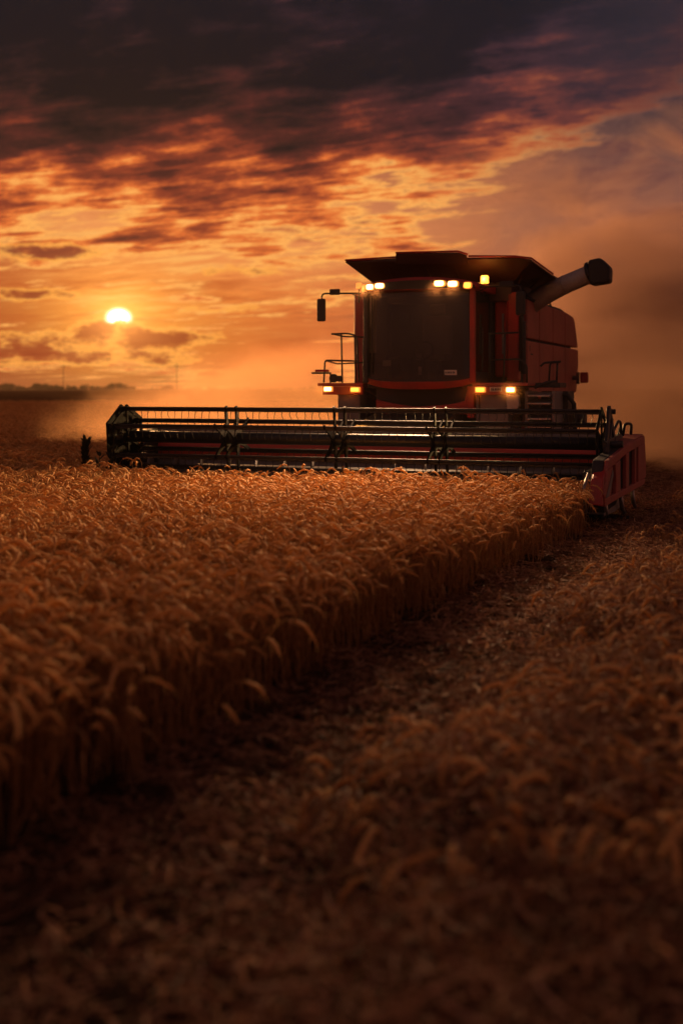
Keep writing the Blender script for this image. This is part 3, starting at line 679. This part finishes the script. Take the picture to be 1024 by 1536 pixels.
# spiders: pairs of six-armed stars
def spider(xc):
    mm = MB(); mm.tube([(xc - .02, 0, .985), (xc + .02, 0, .985)], .125, 20)
    for k in range(6):
        a = R(PH - 60 * k); dy_, dz_ = -math.cos(a), math.sin(a); ny, nz = -dz_, dy_
        def q(r_, w_): return (r_ * dy_ + w_ * ny, .985 + r_ * dz_ + w_ * nz)
        mm.prism([q(.09, .055), q(.25, .030), q(.40, .030), q(.46, .035), q(.47, -.02), q(.40, -.028), q(.25, -.030), q(.09, -.055)], 'x', xc - .012, xc + .012)
    return mm.build('spider', 'reel_black', reel)
for xc in (-1.70, -1.54, -.02, .14, 1.44, 1.60): spider(xc)
def end_plate(xc, solid):
    mm = MB(); pts = []
    for k in range(6):
        a = R(PH - 60 * k); pts.append((-.485 * math.cos(a), .985 + .485 * math.sin(a)))
    if solid:
        for k in range(6):
            p, q = pts[k], pts[(k + 1) % 6]
            ip = (p[0] * .16, .985 + (p[1] - .985) * .16); iq = (q[0] * .16, .985 + (q[1] - .985) * .16)
            mm.prism([p, q, iq, ip], 'x', xc - .015, xc + .015)
            m2 = ((ip[0] * .6 + iq[0] * .4), (ip[1] * .6 + iq[1] * .4)); m3 = ((ip[0] * .25 + iq[0] * .75), (ip[1] * .25 + iq[1] * .75))
            mm.prism([ip, m2, (m2[0] * .2, .985 + (m2[1] - .985) * .2), (ip[0] * .2, .985 + (ip[1] - .985) * .2)], 'x', xc - .01, xc + .01)
            if k % 2: mm.prism([m2, m3, (m3[0] * .2, .985 + (m3[1] - .985) * .2), (m2[0] * .2, .985 + (m2[1] - .985) * .2)], 'x', xc - .008, xc + .008)
    else:
        for k in range(6):
            p, q = pts[k], pts[(k + 1) % 6]; f = .86
            mm.prism([p, q, (q[0] * f, .985 + (q[1] - .985) * f), (p[0] * f, .985 + (p[1] - .985) * f)], 'x', xc - .014, xc + .014)
            pa = np.array(p) - (0, .985); n_ = np.array((-pa[1], pa[0])) / np.linalg.norm(pa) * .028
            mm.prism([(p[0] * .9 + n_[0], .985 + (p[1] - .985) * .9 + n_[1]), (p[0] * .9 - n_[0], .985 + (p[1] - .985) * .9 - n_[1]), (-n_[0], .985 - n_[1]), (n_[0], .985 + n_[1])], 'x', xc - .01, xc + .01)
    return mm.build('end_plate', 'reel_black', reel, .004)
end_plate(XL, True); end_plate(XL + .10, False); end_plate(XR, False)
# reel arms
for xc, nm in ((HL - .02, 0), (3.76, 1)):
    mm = MB(); mm.prism([(1.08, 1.00), (1.08, 1.08), (.0, 1.05), (-.30, 1.02), (-.30, .94), (.0, .93)], 'x', xc - .03, xc + .03)
    if nm:
        mm.prism([(-.40, .60), (-.28, .60), (.16, 1.44), (.10, 1.48), (.02, 1.46)], 'x', xc - .02, xc + .02)
        mm.prism([(.06, 1.44), (.16, 1.44), (.62, 1.0), (.50, .96)], 'x', xc - .02, xc + .02)
        for t in (.2, .4, .6, .8): mm.prism([(.02 + t * .4, 1.40 - t * .40), (.045 + t * .4, 1.40 - t * .38), (.045 + t * .3, 1.0), (.02 + t * .3, 1.0)], 'x', xc - .008, xc + .008)
        mm.tube([(xc, .02, 1.02), (xc, .30, 1.30)], .03, 8); mm.tube([(xc - .02, .25, 1.40), (xc + .06, .25, 1.40)], .035, 8)
    mm.build('reel_arm', 'black', hd, .006)

# ------------------------------------------------------------------ ground
def sstep(t): t = np.clip(t, 0, 1); return t * t * (3 - 2 * t)
def lump(x, y):
    return (np.sin(x * 2.3 + 1.1 * np.sin(y * 1.7)) * np.sin(y * 2.9 + .8 * np.sin(x * 2.1 + 2)) * .5
            + np.sin(x * 6.1 + 1.3 * np.sin(y * 4.3)) * np.sin(y * 5.3 + np.sin(x * 3.7)) * .25)
def height(wx, wy):
    lx, ly = w2loc(wx, wy)
    near = sstep((26 - wy) / 10)
    # the swath of straw lies right of the bare strip beside the standing crop
    wob = .18 * np.sin(ly * 1.3) + .1 * np.sin(ly * 3.1 + 1)
    swath = .22 * sstep((lx - 4.35 - wob) / .9) * (1 - .55 * sstep((lx - 7.5) / 2.5)) * sstep((-ly - 3.2) / 4)
    return swath * near + .028 * lump(wx, wy) * near - .02
def axis(n0, step, far, grow):
    a = list(np.arange(-n0, n0 + 1e-6, step)); s_ = step; q = n0
    while q < far: s_ *= grow; q += s_; a.append(q); a.insert(0, -q)
    return np.array(a)
gx = axis(9, .12, 4200, 1.35); gy = axis(10, .12, 4200, 1.35) + 11
GX, GY = np.meshgrid(gx, gy); GZ = height(GX, GY)
nx, ny = len(gx), len(gy)
vv = np.stack([GX.ravel(), GY.ravel(), GZ.ravel()], 1)
ii = np.arange((ny - 1) * (nx - 1)); r_, c_ = ii // (nx - 1), ii % (nx - 1); k0 = r_ * nx + c_
ff = np.stack([k0, k0 + 1, k0 + nx + 1, k0 + nx], 1)
def npmesh(name, v, f, mats, mi=None, smooth=True):
    me = bpy.data.meshes.new(name); me.vertices.add(len(v)); me.vertices.foreach_set('co', v.astype(np.float32).ravel())
    me.loops.add(f.size); me.loops.foreach_set('vertex_index', f.astype(np.int32).ravel())
    me.polygons.add(len(f)); me.polygons.foreach_set('loop_start', (np.arange(len(f)) * f.shape[1]).astype(np.int32))
    me.polygons.foreach_set('use_smooth', np.full(len(f), smooth))
    for q in mats: me.materials.append(q)
    if mi is not None: me.polygons.foreach_set('material_index', mi.astype(np.int32))
    me.update(calc_edges=True); return me
m_, t, o_ = newmat('soil'); c = coord(t)
n_ = noise(c, 1.4, 8, .65); f_ = noise(c, 22, 6, .7)
p = pbsdf(t, o_, Base_Color=mixc(ss(n_ * .5 + f_ * .5, .38, .62), (.030, .019, .012), (.115, .066, .034)), Roughness=1.0); p.inputs['Specular IOR Level'].default_value = 0
bump(t, p, n_ * .4 + f_, .8, .03)
g = bpy.data.objects.new('ground', npmesh('ground', vv, ff, [m_])); C.objects.link(g); tag(g, kind='structure')

# ------------------------------------------------------------------ straw materials: each plant differs a little
def straw(name, a, b, c3, trans=.35):
    m, t, o = newmat(name)
    oi = t.nodes.new('ShaderNodeObjectInfo'); rnd_ = X(oi.outputs['Random'])
    at = t.nodes.new('ShaderNodeAttribute'); at.attribute_name = 'tone'; tn = X(at.outputs['Fac'])
    c = coord(t); n = noise(c, 40, 3, .6)
    mix_ = clamp01(tn * .55 + n * .35 + rnd_ * .25 - .05)
    col = ramp(mix_, [(0, c3), (.4, a), (1, b)])
    p = t.nodes.new('ShaderNodeBsdfPrincipled'); t.links.new(col, p.inputs['Base Color']); p.inputs['Roughness'].default_value = .75
    p.inputs['Specular IOR Level'].default_value = .12
    tl = t.nodes.new('ShaderNodeBsdfTranslucent'); t.links.new(col, tl.inputs[0])
    mx = t.nodes.new('ShaderNodeMixShader'); mx.inputs[0].default_value = trans
    t.links.new(p.outputs[0], mx.inputs[1]); t.links.new(tl.outputs[0], mx.inputs[2]); t.links.new(mx.outputs[0], o.inputs[0])
    return m
MAT['stem'] = straw('wheat_straw', (.43, .22, .082), (.66, .40, .17), (.18, .08, .034))
MAT['ear'] = straw('wheat_ear', (.62, .32, .105), (.88, .55, .22), (.25, .105, .04), .30)
MAT['litter'] = straw('cut_straw', (.28, .125, .062), (.80, .46, .26), (.06, .027, .015), .25)
MAT['leaf'] = straw('dark_weed', (.018, .02, .012), (.04, .036, .02), (.01, .012, .008), .2)

class Acc:
    def __init__(s): s.v = []; s.f = []; s.m = []; s.t = []; s.n = 0
    def tube(s, P_, rr, seg, mi, tone):
        P_ = np.array(P_); n = len(P_); T = np.gradient(P_, axis=0); T /= np.linalg.norm(T, axis=1)[:, None] + 1e-9
        ref = np.array((.31, .93, .12)); U = np.cross(T, ref); U /= np.linalg.norm(U, axis=1)[:, None] + 1e-9; W = np.cross(T, U)
        a = np.arange(seg) * 2 * math.pi / seg
        V = P_[:, None] + (U[:, None] * np.cos(a)[None, :, None] + W[:, None] * np.sin(a)[None, :, None]) * np.array(rr)[:, None, None]
        k = np.arange(n - 1)[:, None] * seg; j = np.arange(seg)[None]; j2 = (j + 1) % seg
        F = np.stack([k + j, k + j2, k + seg + j2, k + seg + j], -1).reshape(-1, 4) + s.n
        s.v.append(V.reshape(-1, 3)); s.f.append(F); s.m.append(np.full(len(F), mi)); s.t.append(np.full(n * seg, tone)); s.n += n * seg
    def ribbon(s, P_, ww, side, mi, tone):
        P_ = np.array(P_); n = len(P_); sd = np.array(side, float); ww = np.array(ww)[:, None]
        V = np.stack([P_ - sd * ww, P_ + sd * ww], 1).reshape(-1, 3); k = np.arange(n - 1) * 2
        F = np.stack([k, k + 1, k + 3, k + 2], -1) + s.n
        s.v.append(V); s.f.append(F); s.m.append(np.full(len(F), mi)); s.t.append(np.full(2 * n, tone)); s.n += 2 * n
    def mesh(s, name, mats):
        me = npmesh(name, np.concatenate(s.v), np.concatenate(s.f), mats, np.concatenate(s.m))
        a = me.attributes.new('tone', 'FLOAT', 'POINT'); a.data.foreach_set('value', np.concatenate(s.t).astype(np.float32)); return me
rg = np.random.default_rng(7)
def plant(A, bx, by, h, lod=0):
    phi = rg.uniform(0, 2 * math.pi) if rg.random() < .75 else rg.normal(0, .5)
    lean = rg.uniform(0, .16); hook = rg.uniform(1.0, 3.0); s0 = rg.uniform(.56, .68)
    L = h / (.84 - .10 * (hook > 2)) ; n = 15 if not lod else 9
    tt = np.linspace(0, 1, n); ds = L / (n - 1)
    pos = [np.array((bx, by, 0.))]; d = np.array((math.cos(phi), math.sin(phi)))
    cd_ = rg.normal(0, .25)
    for i in range(1, n):
        u = (tt[i] - s0) / (1 - s0); an = lean * tt[i] * 1.4 + (hook * (u * u * (3 - 2 * u)) if u > 0 else 0)
        hd_ = phi + cd_ * tt[i]
        pos.append(pos[-1] + ds * np.array((math.sin(an) * math.cos(hd_), math.sin(an) * math.sin(hd_), math.cos(an))))
    pos = np.array(pos); tone = rg.random()
    kk = int(n * .76)
    A.tube(pos[:kk + 1], np.linspace(.0034, .0026, kk + 1) * rg.uniform(.9, 1.3), 3, 0, tone * .8)
    # the ear: grains in two ranks make a knobbly outline
    e0 = pos[kk]; q = pos[kk:]; m2 = 15 if not lod else 6
    ip = np.interp(np.linspace(0, len(q) - 1, m2)[:, None].ravel(), np.arange(len(q)), q[:, 0]), np.interp(np.linspace(0, len(q) - 1, m2), np.arange(len(q)), q[:, 1]), np.interp(np.linspace(0, len(q) - 1, m2), np.arange(len(q)), q[:, 2])
    ep = np.stack(ip, 1); u = np.linspace(0, 1, m2)
    er = (.0074 * np.sin(np.clip(u * .93 + .10, 0, 1) * math.pi) ** .45 + .001) * rg.uniform(1.0, 1.35)
    if not lod: er = er * (1 + .36 * ((np.arange(m2) % 2) * 2 - 1)); er[-1] = .001
    A.tube(ep, er, 5 if not lod else 4, 1, tone)
    if not lod:
        for j in range(6):
            k = rg.integers(2, m2 - 1); p0 = ep[k]; tdir = ep[min(k + 1, m2 - 1)] - ep[k - 1]; tdir /= np.linalg.norm(tdir)
            o = rg.normal(0, .42, 3); dd = tdir + o; dd /= np.linalg.norm(dd); ln = rg.uniform(.04, .09)
            A.ribbon([p0, p0 + dd * ln * .5, p0 + dd * ln + tdir * .006], [.0016, .0012, .0003], np.cross(dd, (0.2, .3, 1)), 1, min(1, tone + .2))
    if rg.random() < (.75 if not lod else .35):      # a dry leaf
        z0 = rg.uniform(.25, .6); k = int(z0 * (n - 1)); p0 = pos[k]; a = rg.uniform(0, 6.28); n5 = 6; P5 = []; ln = rg.uniform(.10, .22)
        for i in range(n5):
            s_ = i / (n5 - 1); P5.append(p0 + np.array((math.cos(a), math.sin(a), 0)) * ln * .6 * s_ + np.array((0, 0, ln * (.55 * s_ - .95 * s_ * s_))))
        A.ribbon(P5, .0045 * np.array((.7, 1, .95, .8, .5, .1)), (-math.sin(a), math.cos(a), rg.uniform(-.4, .4)), 0, rg.random())
def tuft(name, cnt, rad, h0, h1, lod):
    A = Acc()
    for i in range(cnt):
        a, r0 = rg.uniform(0, 6.28), rad * math.sqrt(rg.random()); plant(A, r0 * math.cos(a), r0 * math.sin(a), rg.uniform(h0, h1), lod)
    return bpy.data.objects.new(name, A.mesh(name, [MAT['stem'], MAT['ear']]))
def straw_bits(name, cnt, rad, curl, stubs, zmax):
    A = Acc()
    for i in range(cnt):
        x0, y0 = rg.uniform(-rad, rad, 2); a = rg.uniform(0, 6.28); L = rg.uniform(.06, .27); n = 8; p_ = np.array((x0, y0, rg.uniform(.0, zmax)))
        el_ = rg.normal(.08, .28); P5 = [p_]; cr = rg.normal(0, curl); ce = rg.normal(-.25, .28) * curl
        for k in range(n - 1):
            a += cr / n * 2; el_ += ce / n * 2
            p_ = p_ + L / n * np.array((math.cos(a) * math.cos(el_), math.sin(a) * math.cos(el_), math.sin(el_))); p_[2] = max(p_[2], .004); P5.append(p_)
        P5 = [np.array((q[0], q[1], zmax * rg.random() * .0 + q[2] * .5)) for q in P5]
        if rg.random() < .5: A.tube(P5, np.linspace(.0036, .0024, n), 3, 0, rg.random())
        else: A.ribbon(P5, .0054 * np.sin(np.linspace(.5, 2.9, n)), (-math.sin(a), math.cos(a), .3), 0, rg.random())
    for i in range(stubs):
        x0, y0 = rg.uniform(-rad, rad, 2); hh = rg.uniform(.02, .06); lx_, ly_ = rg.normal(0, .03, 2)
        A.tube([(x0, y0, 0), (x0 + lx_ * .5, y0 + ly_ * .5, hh * .5), (x0 + lx_, y0 + ly_, hh)], [.003, .0028, .0026], 4, 0, rg.random() * .6)
    return bpy.data.objects.new(name, A.mesh(name, [MAT['litter']]))

wheat_near = [tuft('wheat_tuft', 5, .12, .45, .62, 0) for _ in range(8)]
wheat_far = [tuft('wheat_tuft', 12, .22, .50, .66, 1) for _ in range(6)]
bits_near = [straw_bits('straw_patch', 38, .17, 2.2, 1, .06) for _ in range(6)]
bits_thick = [straw_bits('straw_patch', 50, .17, 3.0, 2, .22) for _ in range(6)]

def scatter(name, pts, variants, scale, tilt, label, cat):
    """One mesh of points; geometry nodes put a plant on every point."""
    coll = bpy.data.collections.new(name + '_kinds')
    for v in variants: coll.objects.link(v)
    n = len(pts); me = bpy.data.meshes.new(name); me.vertices.add(n); me.vertices.foreach_set('co', np.asarray(pts, np.float32).ravel())
    rot = np.stack([rg.normal(0, tilt, n), rg.normal(0, tilt, n), rg.uniform(0, 6.283, n)], 1)
    a = me.attributes.new('rot', 'FLOAT_VECTOR', 'POINT'); a.data.foreach_set('vector', rot.astype(np.float32).ravel())
    a = me.attributes.new('size', 'FLOAT', 'POINT'); a.data.foreach_set('value', np.asarray(scale, np.float32))
    a = me.attributes.new('pick', 'INT', 'POINT'); a.data.foreach_set('value', rg.integers(0, len(variants), n).astype(np.int32))
    o = bpy.data.objects.new(name, me); C.objects.link(o)
    ng = bpy.data.node_groups.new(name, 'GeometryNodeTree')
    ng.interface.new_socket('Geometry', in_out='INPUT', socket_type='NodeSocketGeometry'); ng.interface.new_socket('Geometry', in_out='OUTPUT', socket_type='NodeSocketGeometry')
    N = ng.nodes; Lk = ng.links; gi, go = N.new('NodeGroupInput'), N.new('NodeGroupOutput')
    ci = N.new('GeometryNodeCollectionInfo'); ci.inputs['Collection'].default_value = coll; ci.inputs['Separate Children'].default_value = True; ci.inputs['Reset Children'].default_value = True
    ip = N.new('GeometryNodeInstanceOnPoints'); ip.inputs['Pick Instance'].default_value = True
    def attr(nm, ty):
        q = N.new('GeometryNodeInputNamedAttribute'); q.data_type = ty; q.inputs['Name'].default_value = nm; return q.outputs['Attribute']
    Lk.new(gi.outputs[0], ip.inputs['Points']); Lk.new(ci.outputs[0], ip.inputs['Instance']); Lk.new(attr('pick', 'INT'), ip.inputs['Instance Index'])
    Lk.new(attr('rot', 'FLOAT_VECTOR'), ip.inputs['Rotation']); Lk.new(attr('size', 'FLOAT'), ip.inputs['Scale']); Lk.new(ip.outputs[0], go.inputs[0])
    md = o.modifiers.new('scatter', 'NODES'); md.node_group = ng
    tag(o, label, cat, kind='stuff'); return o
def grid(x0, x1, y0, y1, st):
    a, b = np.meshgrid(np.arange(x0, x1, st), np.arange(y0, y1, st)); a = a.ravel(); b = b.ravel()
    return a + rg.uniform(-.8, .8, len(a)) * st, b + rg.uniform(-.8, .8, len(b)) * st
def inview(wx, wy, ml=420, mr=420):
    px = 512 + 1785 * wx / np.maximum(wy, .1); return (wy > 1.2) & (px > -ml) & (px < 1024 + mr)
EDGE = 3.22
def crop_mask(lx, ly, cut=-.62):
    wob = .05 * np.sin(ly * 2.7) + .04 * np.sin(ly * 6.3 + 1)
    e_ = EDGE + .40 * np.clip((ly + 9) / 8, 0, 1)
    return ((lx < e_ + wob) & (ly < cut)) | (lx < -3.75)
X.nt = None
wx, wy = grid(-16, 8, 1, 24, .128); lx, ly = w2loc(wx, wy)
k = crop_mask(lx, ly) & inview(wx, wy); wx, wy = wx[k], wy[k]
scatter('wheat_field', np.stack([wx, wy, height(wx, wy)], 1), wheat_near, rg.uniform(.90, 1.10, len(wx)) * (1 + .04 * np.sin(wx * 1.3) * np.sin(wy * .9)), .05,
        'standing ripe wheat with drooping ears in front of the reel', 'wheat')
P_ = []
for y0, y1, st in ((24, 38, .27), (38, 60, .42), (60, 110, .75)):
    wx, wy = grid(-60, 20, y0, y1, st); lx, ly = w2loc(wx, wy); k = crop_mask(lx, ly) & inview(wx, wy); P_.append(np.stack([wx[k], wy[k], 0 * wx[k]], 1))
P_ = np.concatenate(P_)
scatter('far_wheat', P_, wheat_far, np.where(P_[:, 1] > 60, 1.0, 1.0) * rg.uniform(.9, 1.12, len(P_)), .06, 'standing wheat farther off at the left behind the harvester', 'wheat')
# cut strip and straw
wx, wy = grid(-3, 14, 1.5, 34, .15); lx, ly = w2loc(wx, wy)
k = (~crop_mask(lx, ly)) & inview(wx, wy, 300, 300) & ((ly < -.3) | (lx > 3.9) | (ly > .8)); wx, wy, lx = wx[k], wy[k], lx[k]
z = height(wx, wy)
thick = lx > 4.40 + rg.normal(0, .22, len(lx))
dens = rg.random(len(lx)) < np.where(thick, .95, .62)
a = dens & ~thick; b = dens & thick
scatter('straw_litter', np.stack([wx[a], wy[a], z[a]], 1), bits_near, rg.uniform(.8, 1.2, a.sum()), .10, 'short stubble and broken straw on the dark strip beside the crop', 'straw')
scatter('straw_swath', np.stack([wx[b], wy[b], z[b] - .01], 1), bits_thick, rg.uniform(.8, 1.1, b.sum()), .12, 'thick tangled swath of cut straw at the right', 'straw')

# leaning and bent stalks make the cut edge ragged
ly = rg.uniform(-16, -.9, 230); lx = EDGE + .40 * np.clip((ly + 9) / 8, 0, 1) + rg.normal(-.02, .06, 230)
wx, wy = OX + lx * ca_ + ly * sa_, OY - lx * sa_ + ly * ca_; k = inview(wx, wy); wx, wy = wx[k], wy[k]
edge_kinds = [tuft('edge_stalks', 2, .05, .42, .62, 0) for _ in range(5)]
scatter('ragged_edge', np.stack([wx, wy, height(wx, wy)], 1), edge_kinds, rg.uniform(.8, 1.05, len(wx)), .20, 'leaning and bent stalks along the cut edge of the crop', 'wheat')
# drooping heads left lying on the swath
wx, wy = grid(-3, 13, 1.5, 22, .21); lx, ly = w2loc(wx, wy)
k = (wy > 3.5) & (lx > 4.55 + .25 * np.sin(ly * 1.3)) & inview(wx, wy, 300, 300) & (rg.random(len(wx)) < .8); wx, wy = wx[k], wy[k]
scatter('straw_heads', np.stack([wx, wy, height(wx, wy) - rg.uniform(.36, .47, len(wx))], 1), wheat_near, rg.uniform(.85, 1.05, len(wx)), .16, 'drooping ripe heads tangled on the straw swath at the right', 'straw')

# ------------------------------------------------------------------ distant crop, woods, poles, weeds
m_, t, o_ = newmat('distant_crop'); c = coord(t); n_ = noise(c, .05, 6, .6); f_ = noise(c, 2.5, 6, .7)
p = pbsdf(t, o_, Base_Color=mixc(ss(n_ * .4 + f_ * .6, .40, .60), (.07, .032, .015), (.19, .09, .04)), Roughness=1.0); p.inputs['Specular IOR Level'].default_value = 0; bump(t, p, f_, .8, .2)
yy = np.concatenate([np.arange(108, 300, 2.), np.geomspace(300, 3600, 40)]); xx = np.linspace(-1, 1, 161)
YY, XX = np.meshgrid(yy, xx, indexing='ij'); WX = XX * YY * .9; WY = YY
ZZ = .50 + .10 * lump(WX * .31, WY * .23)
nx = len(xx); ii = np.arange((len(yy) - 1) * (nx - 1)); k0 = (ii // (nx - 1)) * nx + ii % (nx - 1)
fo = bpy.data.objects.new('distant_field', npmesh('distant_field', np.stack([WX.ravel(), WY.ravel(), ZZ.ravel()], 1), np.stack([k0, k0 + 1, k0 + nx + 1, k0 + nx], 1), [m_]))
C.objects.link(fo); tag(fo, kind='structure')
def woodland(name, x0, x1, y, n, hmax, label):
    A = Acc()
    for i in range(n):
        x0_ = rg.uniform(x0, x1); yy_ = y + rg.uniform(-30, 30); hh = hmax * rg.uniform(.45, 1.0) * (.75 + .25 * math.sin(x0_ * .13)); ww = hh * rg.uniform(.35, .6)
        A.tube([(x0_, yy_, 0), (x0_, yy_, hh * .5)], [.25, .15], 5, 0, .5)
        nq = 130; d = rg.normal(0, 1, (nq, 3)); d /= np.linalg.norm(d, axis=1)[:, None]; rr = rg.uniform(.55, 1.08, (nq, 1))
        cc = np.array((x0_, yy_, hh * .58)) + d * rr * np.array((ww, ww, hh * .44))
        for p0 in cc:
            u = rg.normal(0, 1, 3); u /= np.linalg.norm(u); v = np.cross(u, rg.normal(0, 1, 3)); v /= np.linalg.norm(v); s_ = hh * rg.uniform(.05, .11)
            A.ribbon([p0 - u * s_, p0, p0 + u * s_], [s_ * .4, s_, s_ * .3], v, 0, rg.random())
    o = bpy.data.objects.new(name, A.mesh(name, [MAT['leaf']])); C.objects.link(o); tag(o, label, 'woodland', kind='stuff')
woodland('far_woodland', -495, -262, 1500, 190, 9.5, 'low line of far trees on the horizon under the setting sun')
woodland('far_hedge', -262, 60, 1600, 150, 6.0, 'faint low hedge of far trees on the horizon left of the harvester')
def pole(px, y, h, label):
    x_ = (px - 512) / 1785 * y
    r0 = bpy.data.objects.new('utility_pole', None); C.objects.link(r0); r0.location = (x_, y, 0)
    tag(r0, label, 'utility pole', 'utility poles on the horizon')
    MB().tube([(0, 0, 0), (0, 0, h)], [.15, .10], 10).build('pole_shaft', 'timber', r0)
    MB().box(-1.1, 1.1, -.08, .08, h - 1.0, h - .82).build('crossarm', 'timber', r0)
    for q in (-.95, .0, .95): MB().tube([(q, 0, h - .82 if q else h), (q, 0, h - .5 if q else h + .3)], .07, 8).build('insulator', 'timber', r0)
pole(95, 560, 13, 'slim utility pole rising from the far tree line below the sun')
pole(265, 560, 13.5, 'slim utility pole on the open horizon between the sun and the harvester')
def weed(px, y, h, nlv, label):
    x_ = (px - 512) / 1785 * y; r0 = bpy.data.objects.new('weed', None); C.objects.link(r0); r0.location = (x_, y, 0)
    tag(r0, label, 'weed', 'dark weeds in the wheat')
    MB().tube([(0, 0, 0), (.02, 0, h * .5), (.01, .0, h * .92)], [.012, .009, .004], 6).build('stem', MAT['leaf'], r0)
    A = Acc()
    for i in range(nlv):
        z0 = h * rg.uniform(.5, .95); a = rg.uniform(0, 6.28); ln = rg.uniform(.08, .17); d_ = np.array((math.cos(a), math.sin(a), rg.uniform(.6, 1.6))); d_ /= np.linalg.norm(d_)
        p0 = np.array((.01, 0, z0)); A.ribbon([p0, p0 + d_ * ln * .35, p0 + d_ * ln * .7 + (0, 0, .005), p0 + d_ * ln], [.008, .026, .02, .002], (-math.sin(a), math.cos(a), .2), 0, rg.random())
    o = bpy.data.objects.new('leaves', A.mesh('leaves', [MAT['leaf']])); C.objects.link(o); o.parent = r0
weed(127, 17.2, 1.0, 90, 'dark bushy weed standing above the wheat, farthest left of the reel')
weed(165, 16.9, .90, 22, 'thin dark weed with few leaves next to the left end of the reel')
weed(148, 17.0, .80, 16, 'small dark weed between the bushy one and the thin one')

# ------------------------------------------------------------------ air: even haze and the dust the machine throws up, plus added lamp glow volumes
def volmat(name, col, dens, aniso, fn=None):
    m, t, o = newmat(name); v = t.nodes.new('ShaderNodeVolumePrincipled'); v.inputs['Color'].default_value = (*col, 1); v.inputs['Anisotropy'].default_value = aniso
    if fn is None: v.inputs['Density'].default_value = dens
    else: _put(t, v, 'Density', fn(t) * dens)
    t.links.new(v.outputs[0], o.inputs['Volume']); return m
hz = MB().box(-1400, 1400, -60, 2400, -1.2, 20).build('haze', volmat('haze_air', (.95, .72, .52), .00010, .3)); tag(hz, 'thin warm evening haze over the fields', 'haze', kind='stuff')
def dust(name, c0, r, dens, label, col=(.80, .50, .34), seed=0., nsc=.35, lo=.38, hi=.70, aniso=.35, flat=.6):
    def fn(t):
        c = coord(t); s_ = t.nodes.new('ShaderNodeSeparateXYZ'); t.links.new(c, s_.inputs[0])
        a, b, d = (X(s_.outputs[i]) for i in range(3))
        n = noise(vec(a + seed, b, d * 1.5), nsc, 5, .6, .6)
        q = M('SQRT', (a / r[0]) * (a / r[0]) + (b / r[1]) * (b / r[1]) + (d / r[2]) * (d / r[2]))
        return clamp01(ss(n - q * .42 + .24, lo - .1, hi - .1)) * ss(q, 1.0, .55)
    mt = volmat(name + '_air', col, dens, aniso, fn)
    k = 24; vs_ = []; fs = []
    for i in range(1, 12):
        th = math.pi * i / 12
        for j in range(k):
            ph = 2 * math.pi * j / k; vs_.append((r[0] * math.sin(th) * math.cos(ph), r[1] * math.sin(th) * math.sin(ph), r[2] * math.cos(th)))
    vs_ += [(0, 0, r[2]), (0, 0, -r[2])]; n = 11 * k
    fs = [(i * k + j, (i + 1) * k + j, (i + 1) * k + (j + 1) % k, i * k + (j + 1) % k) for i in range(10) for j in range(k)]
    fs += [(n, j, (j + 1) % k) for j in range(k)] + [(n + 1, 10 * k + (j + 1) % k, 10 * k + j) for j in range(k)]
    o = MB().add(vs_, fs, True).build(name, mt); o.location = c0; o.rotation_euler = (0, 0, -R(ANG)); tag(o, label, 'dust', kind='stuff'); return o
dust('dust_cloud', (8.5, 31, 2.8), (12, 10, 8.0), .34, 'brown cloud of dust billowing behind and right of the harvester', col=(.82, .56, .46), seed=3.1, lo=.60, hi=.72, nsc=.30)
dust('dust_plume', (7.2, 27, 1.4), (5.4, 5.0, 4.2), .26, 'paler puff of dust close behind the rear of the harvester', col=(.96, .68, .52), seed=6.6, nsc=.5, lo=.54, hi=.72, aniso=.5)
dust('low_dust', (-.9, 26, .5), (6.6, 6.5, 2.9), .22, 'low drift of sunlit dust left behind the reel', col=(.92, .60, .36), seed=9.4, nsc=.5, lo=.52, hi=.72, aniso=.6)
veil = dust('lamp_glow_veil', (1.0, 18.2, 2.2), (3.6, 2.6, 2.4), .0002, 'thin added volume that spreads a glow around the work lamps', col=(1.0, .48, .26), seed=1.2, nsc=.8, lo=.3, hi=.6, aniso=.2)  # scattering volume added only to give the lamps a soft glow
a_, b_ = loc2w(.2, 2.86)
dust('roof_lamp_glow', (a_, b_, 3.37), (1.5, .38, .34), .013, 'added volume for the glow right in front of the roof lamps', col=(1.0, .50, .2), seed=1.2, lo=-.5, hi=.0, aniso=.1)  # added to produce bloom around the roof lamps
a_, b_ = loc2w(.2, 3.02)
dust('low_lamp_glow', (a_, b_, 1.68), (2.3, .34, .34), .045, 'added volume for the glow in front of the lamps below the cab', col=(1.0, .45, .16), seed=1.2, lo=-.5, hi=.0, aniso=.1)  # same kind of added bloom volume, for the lower lamp row
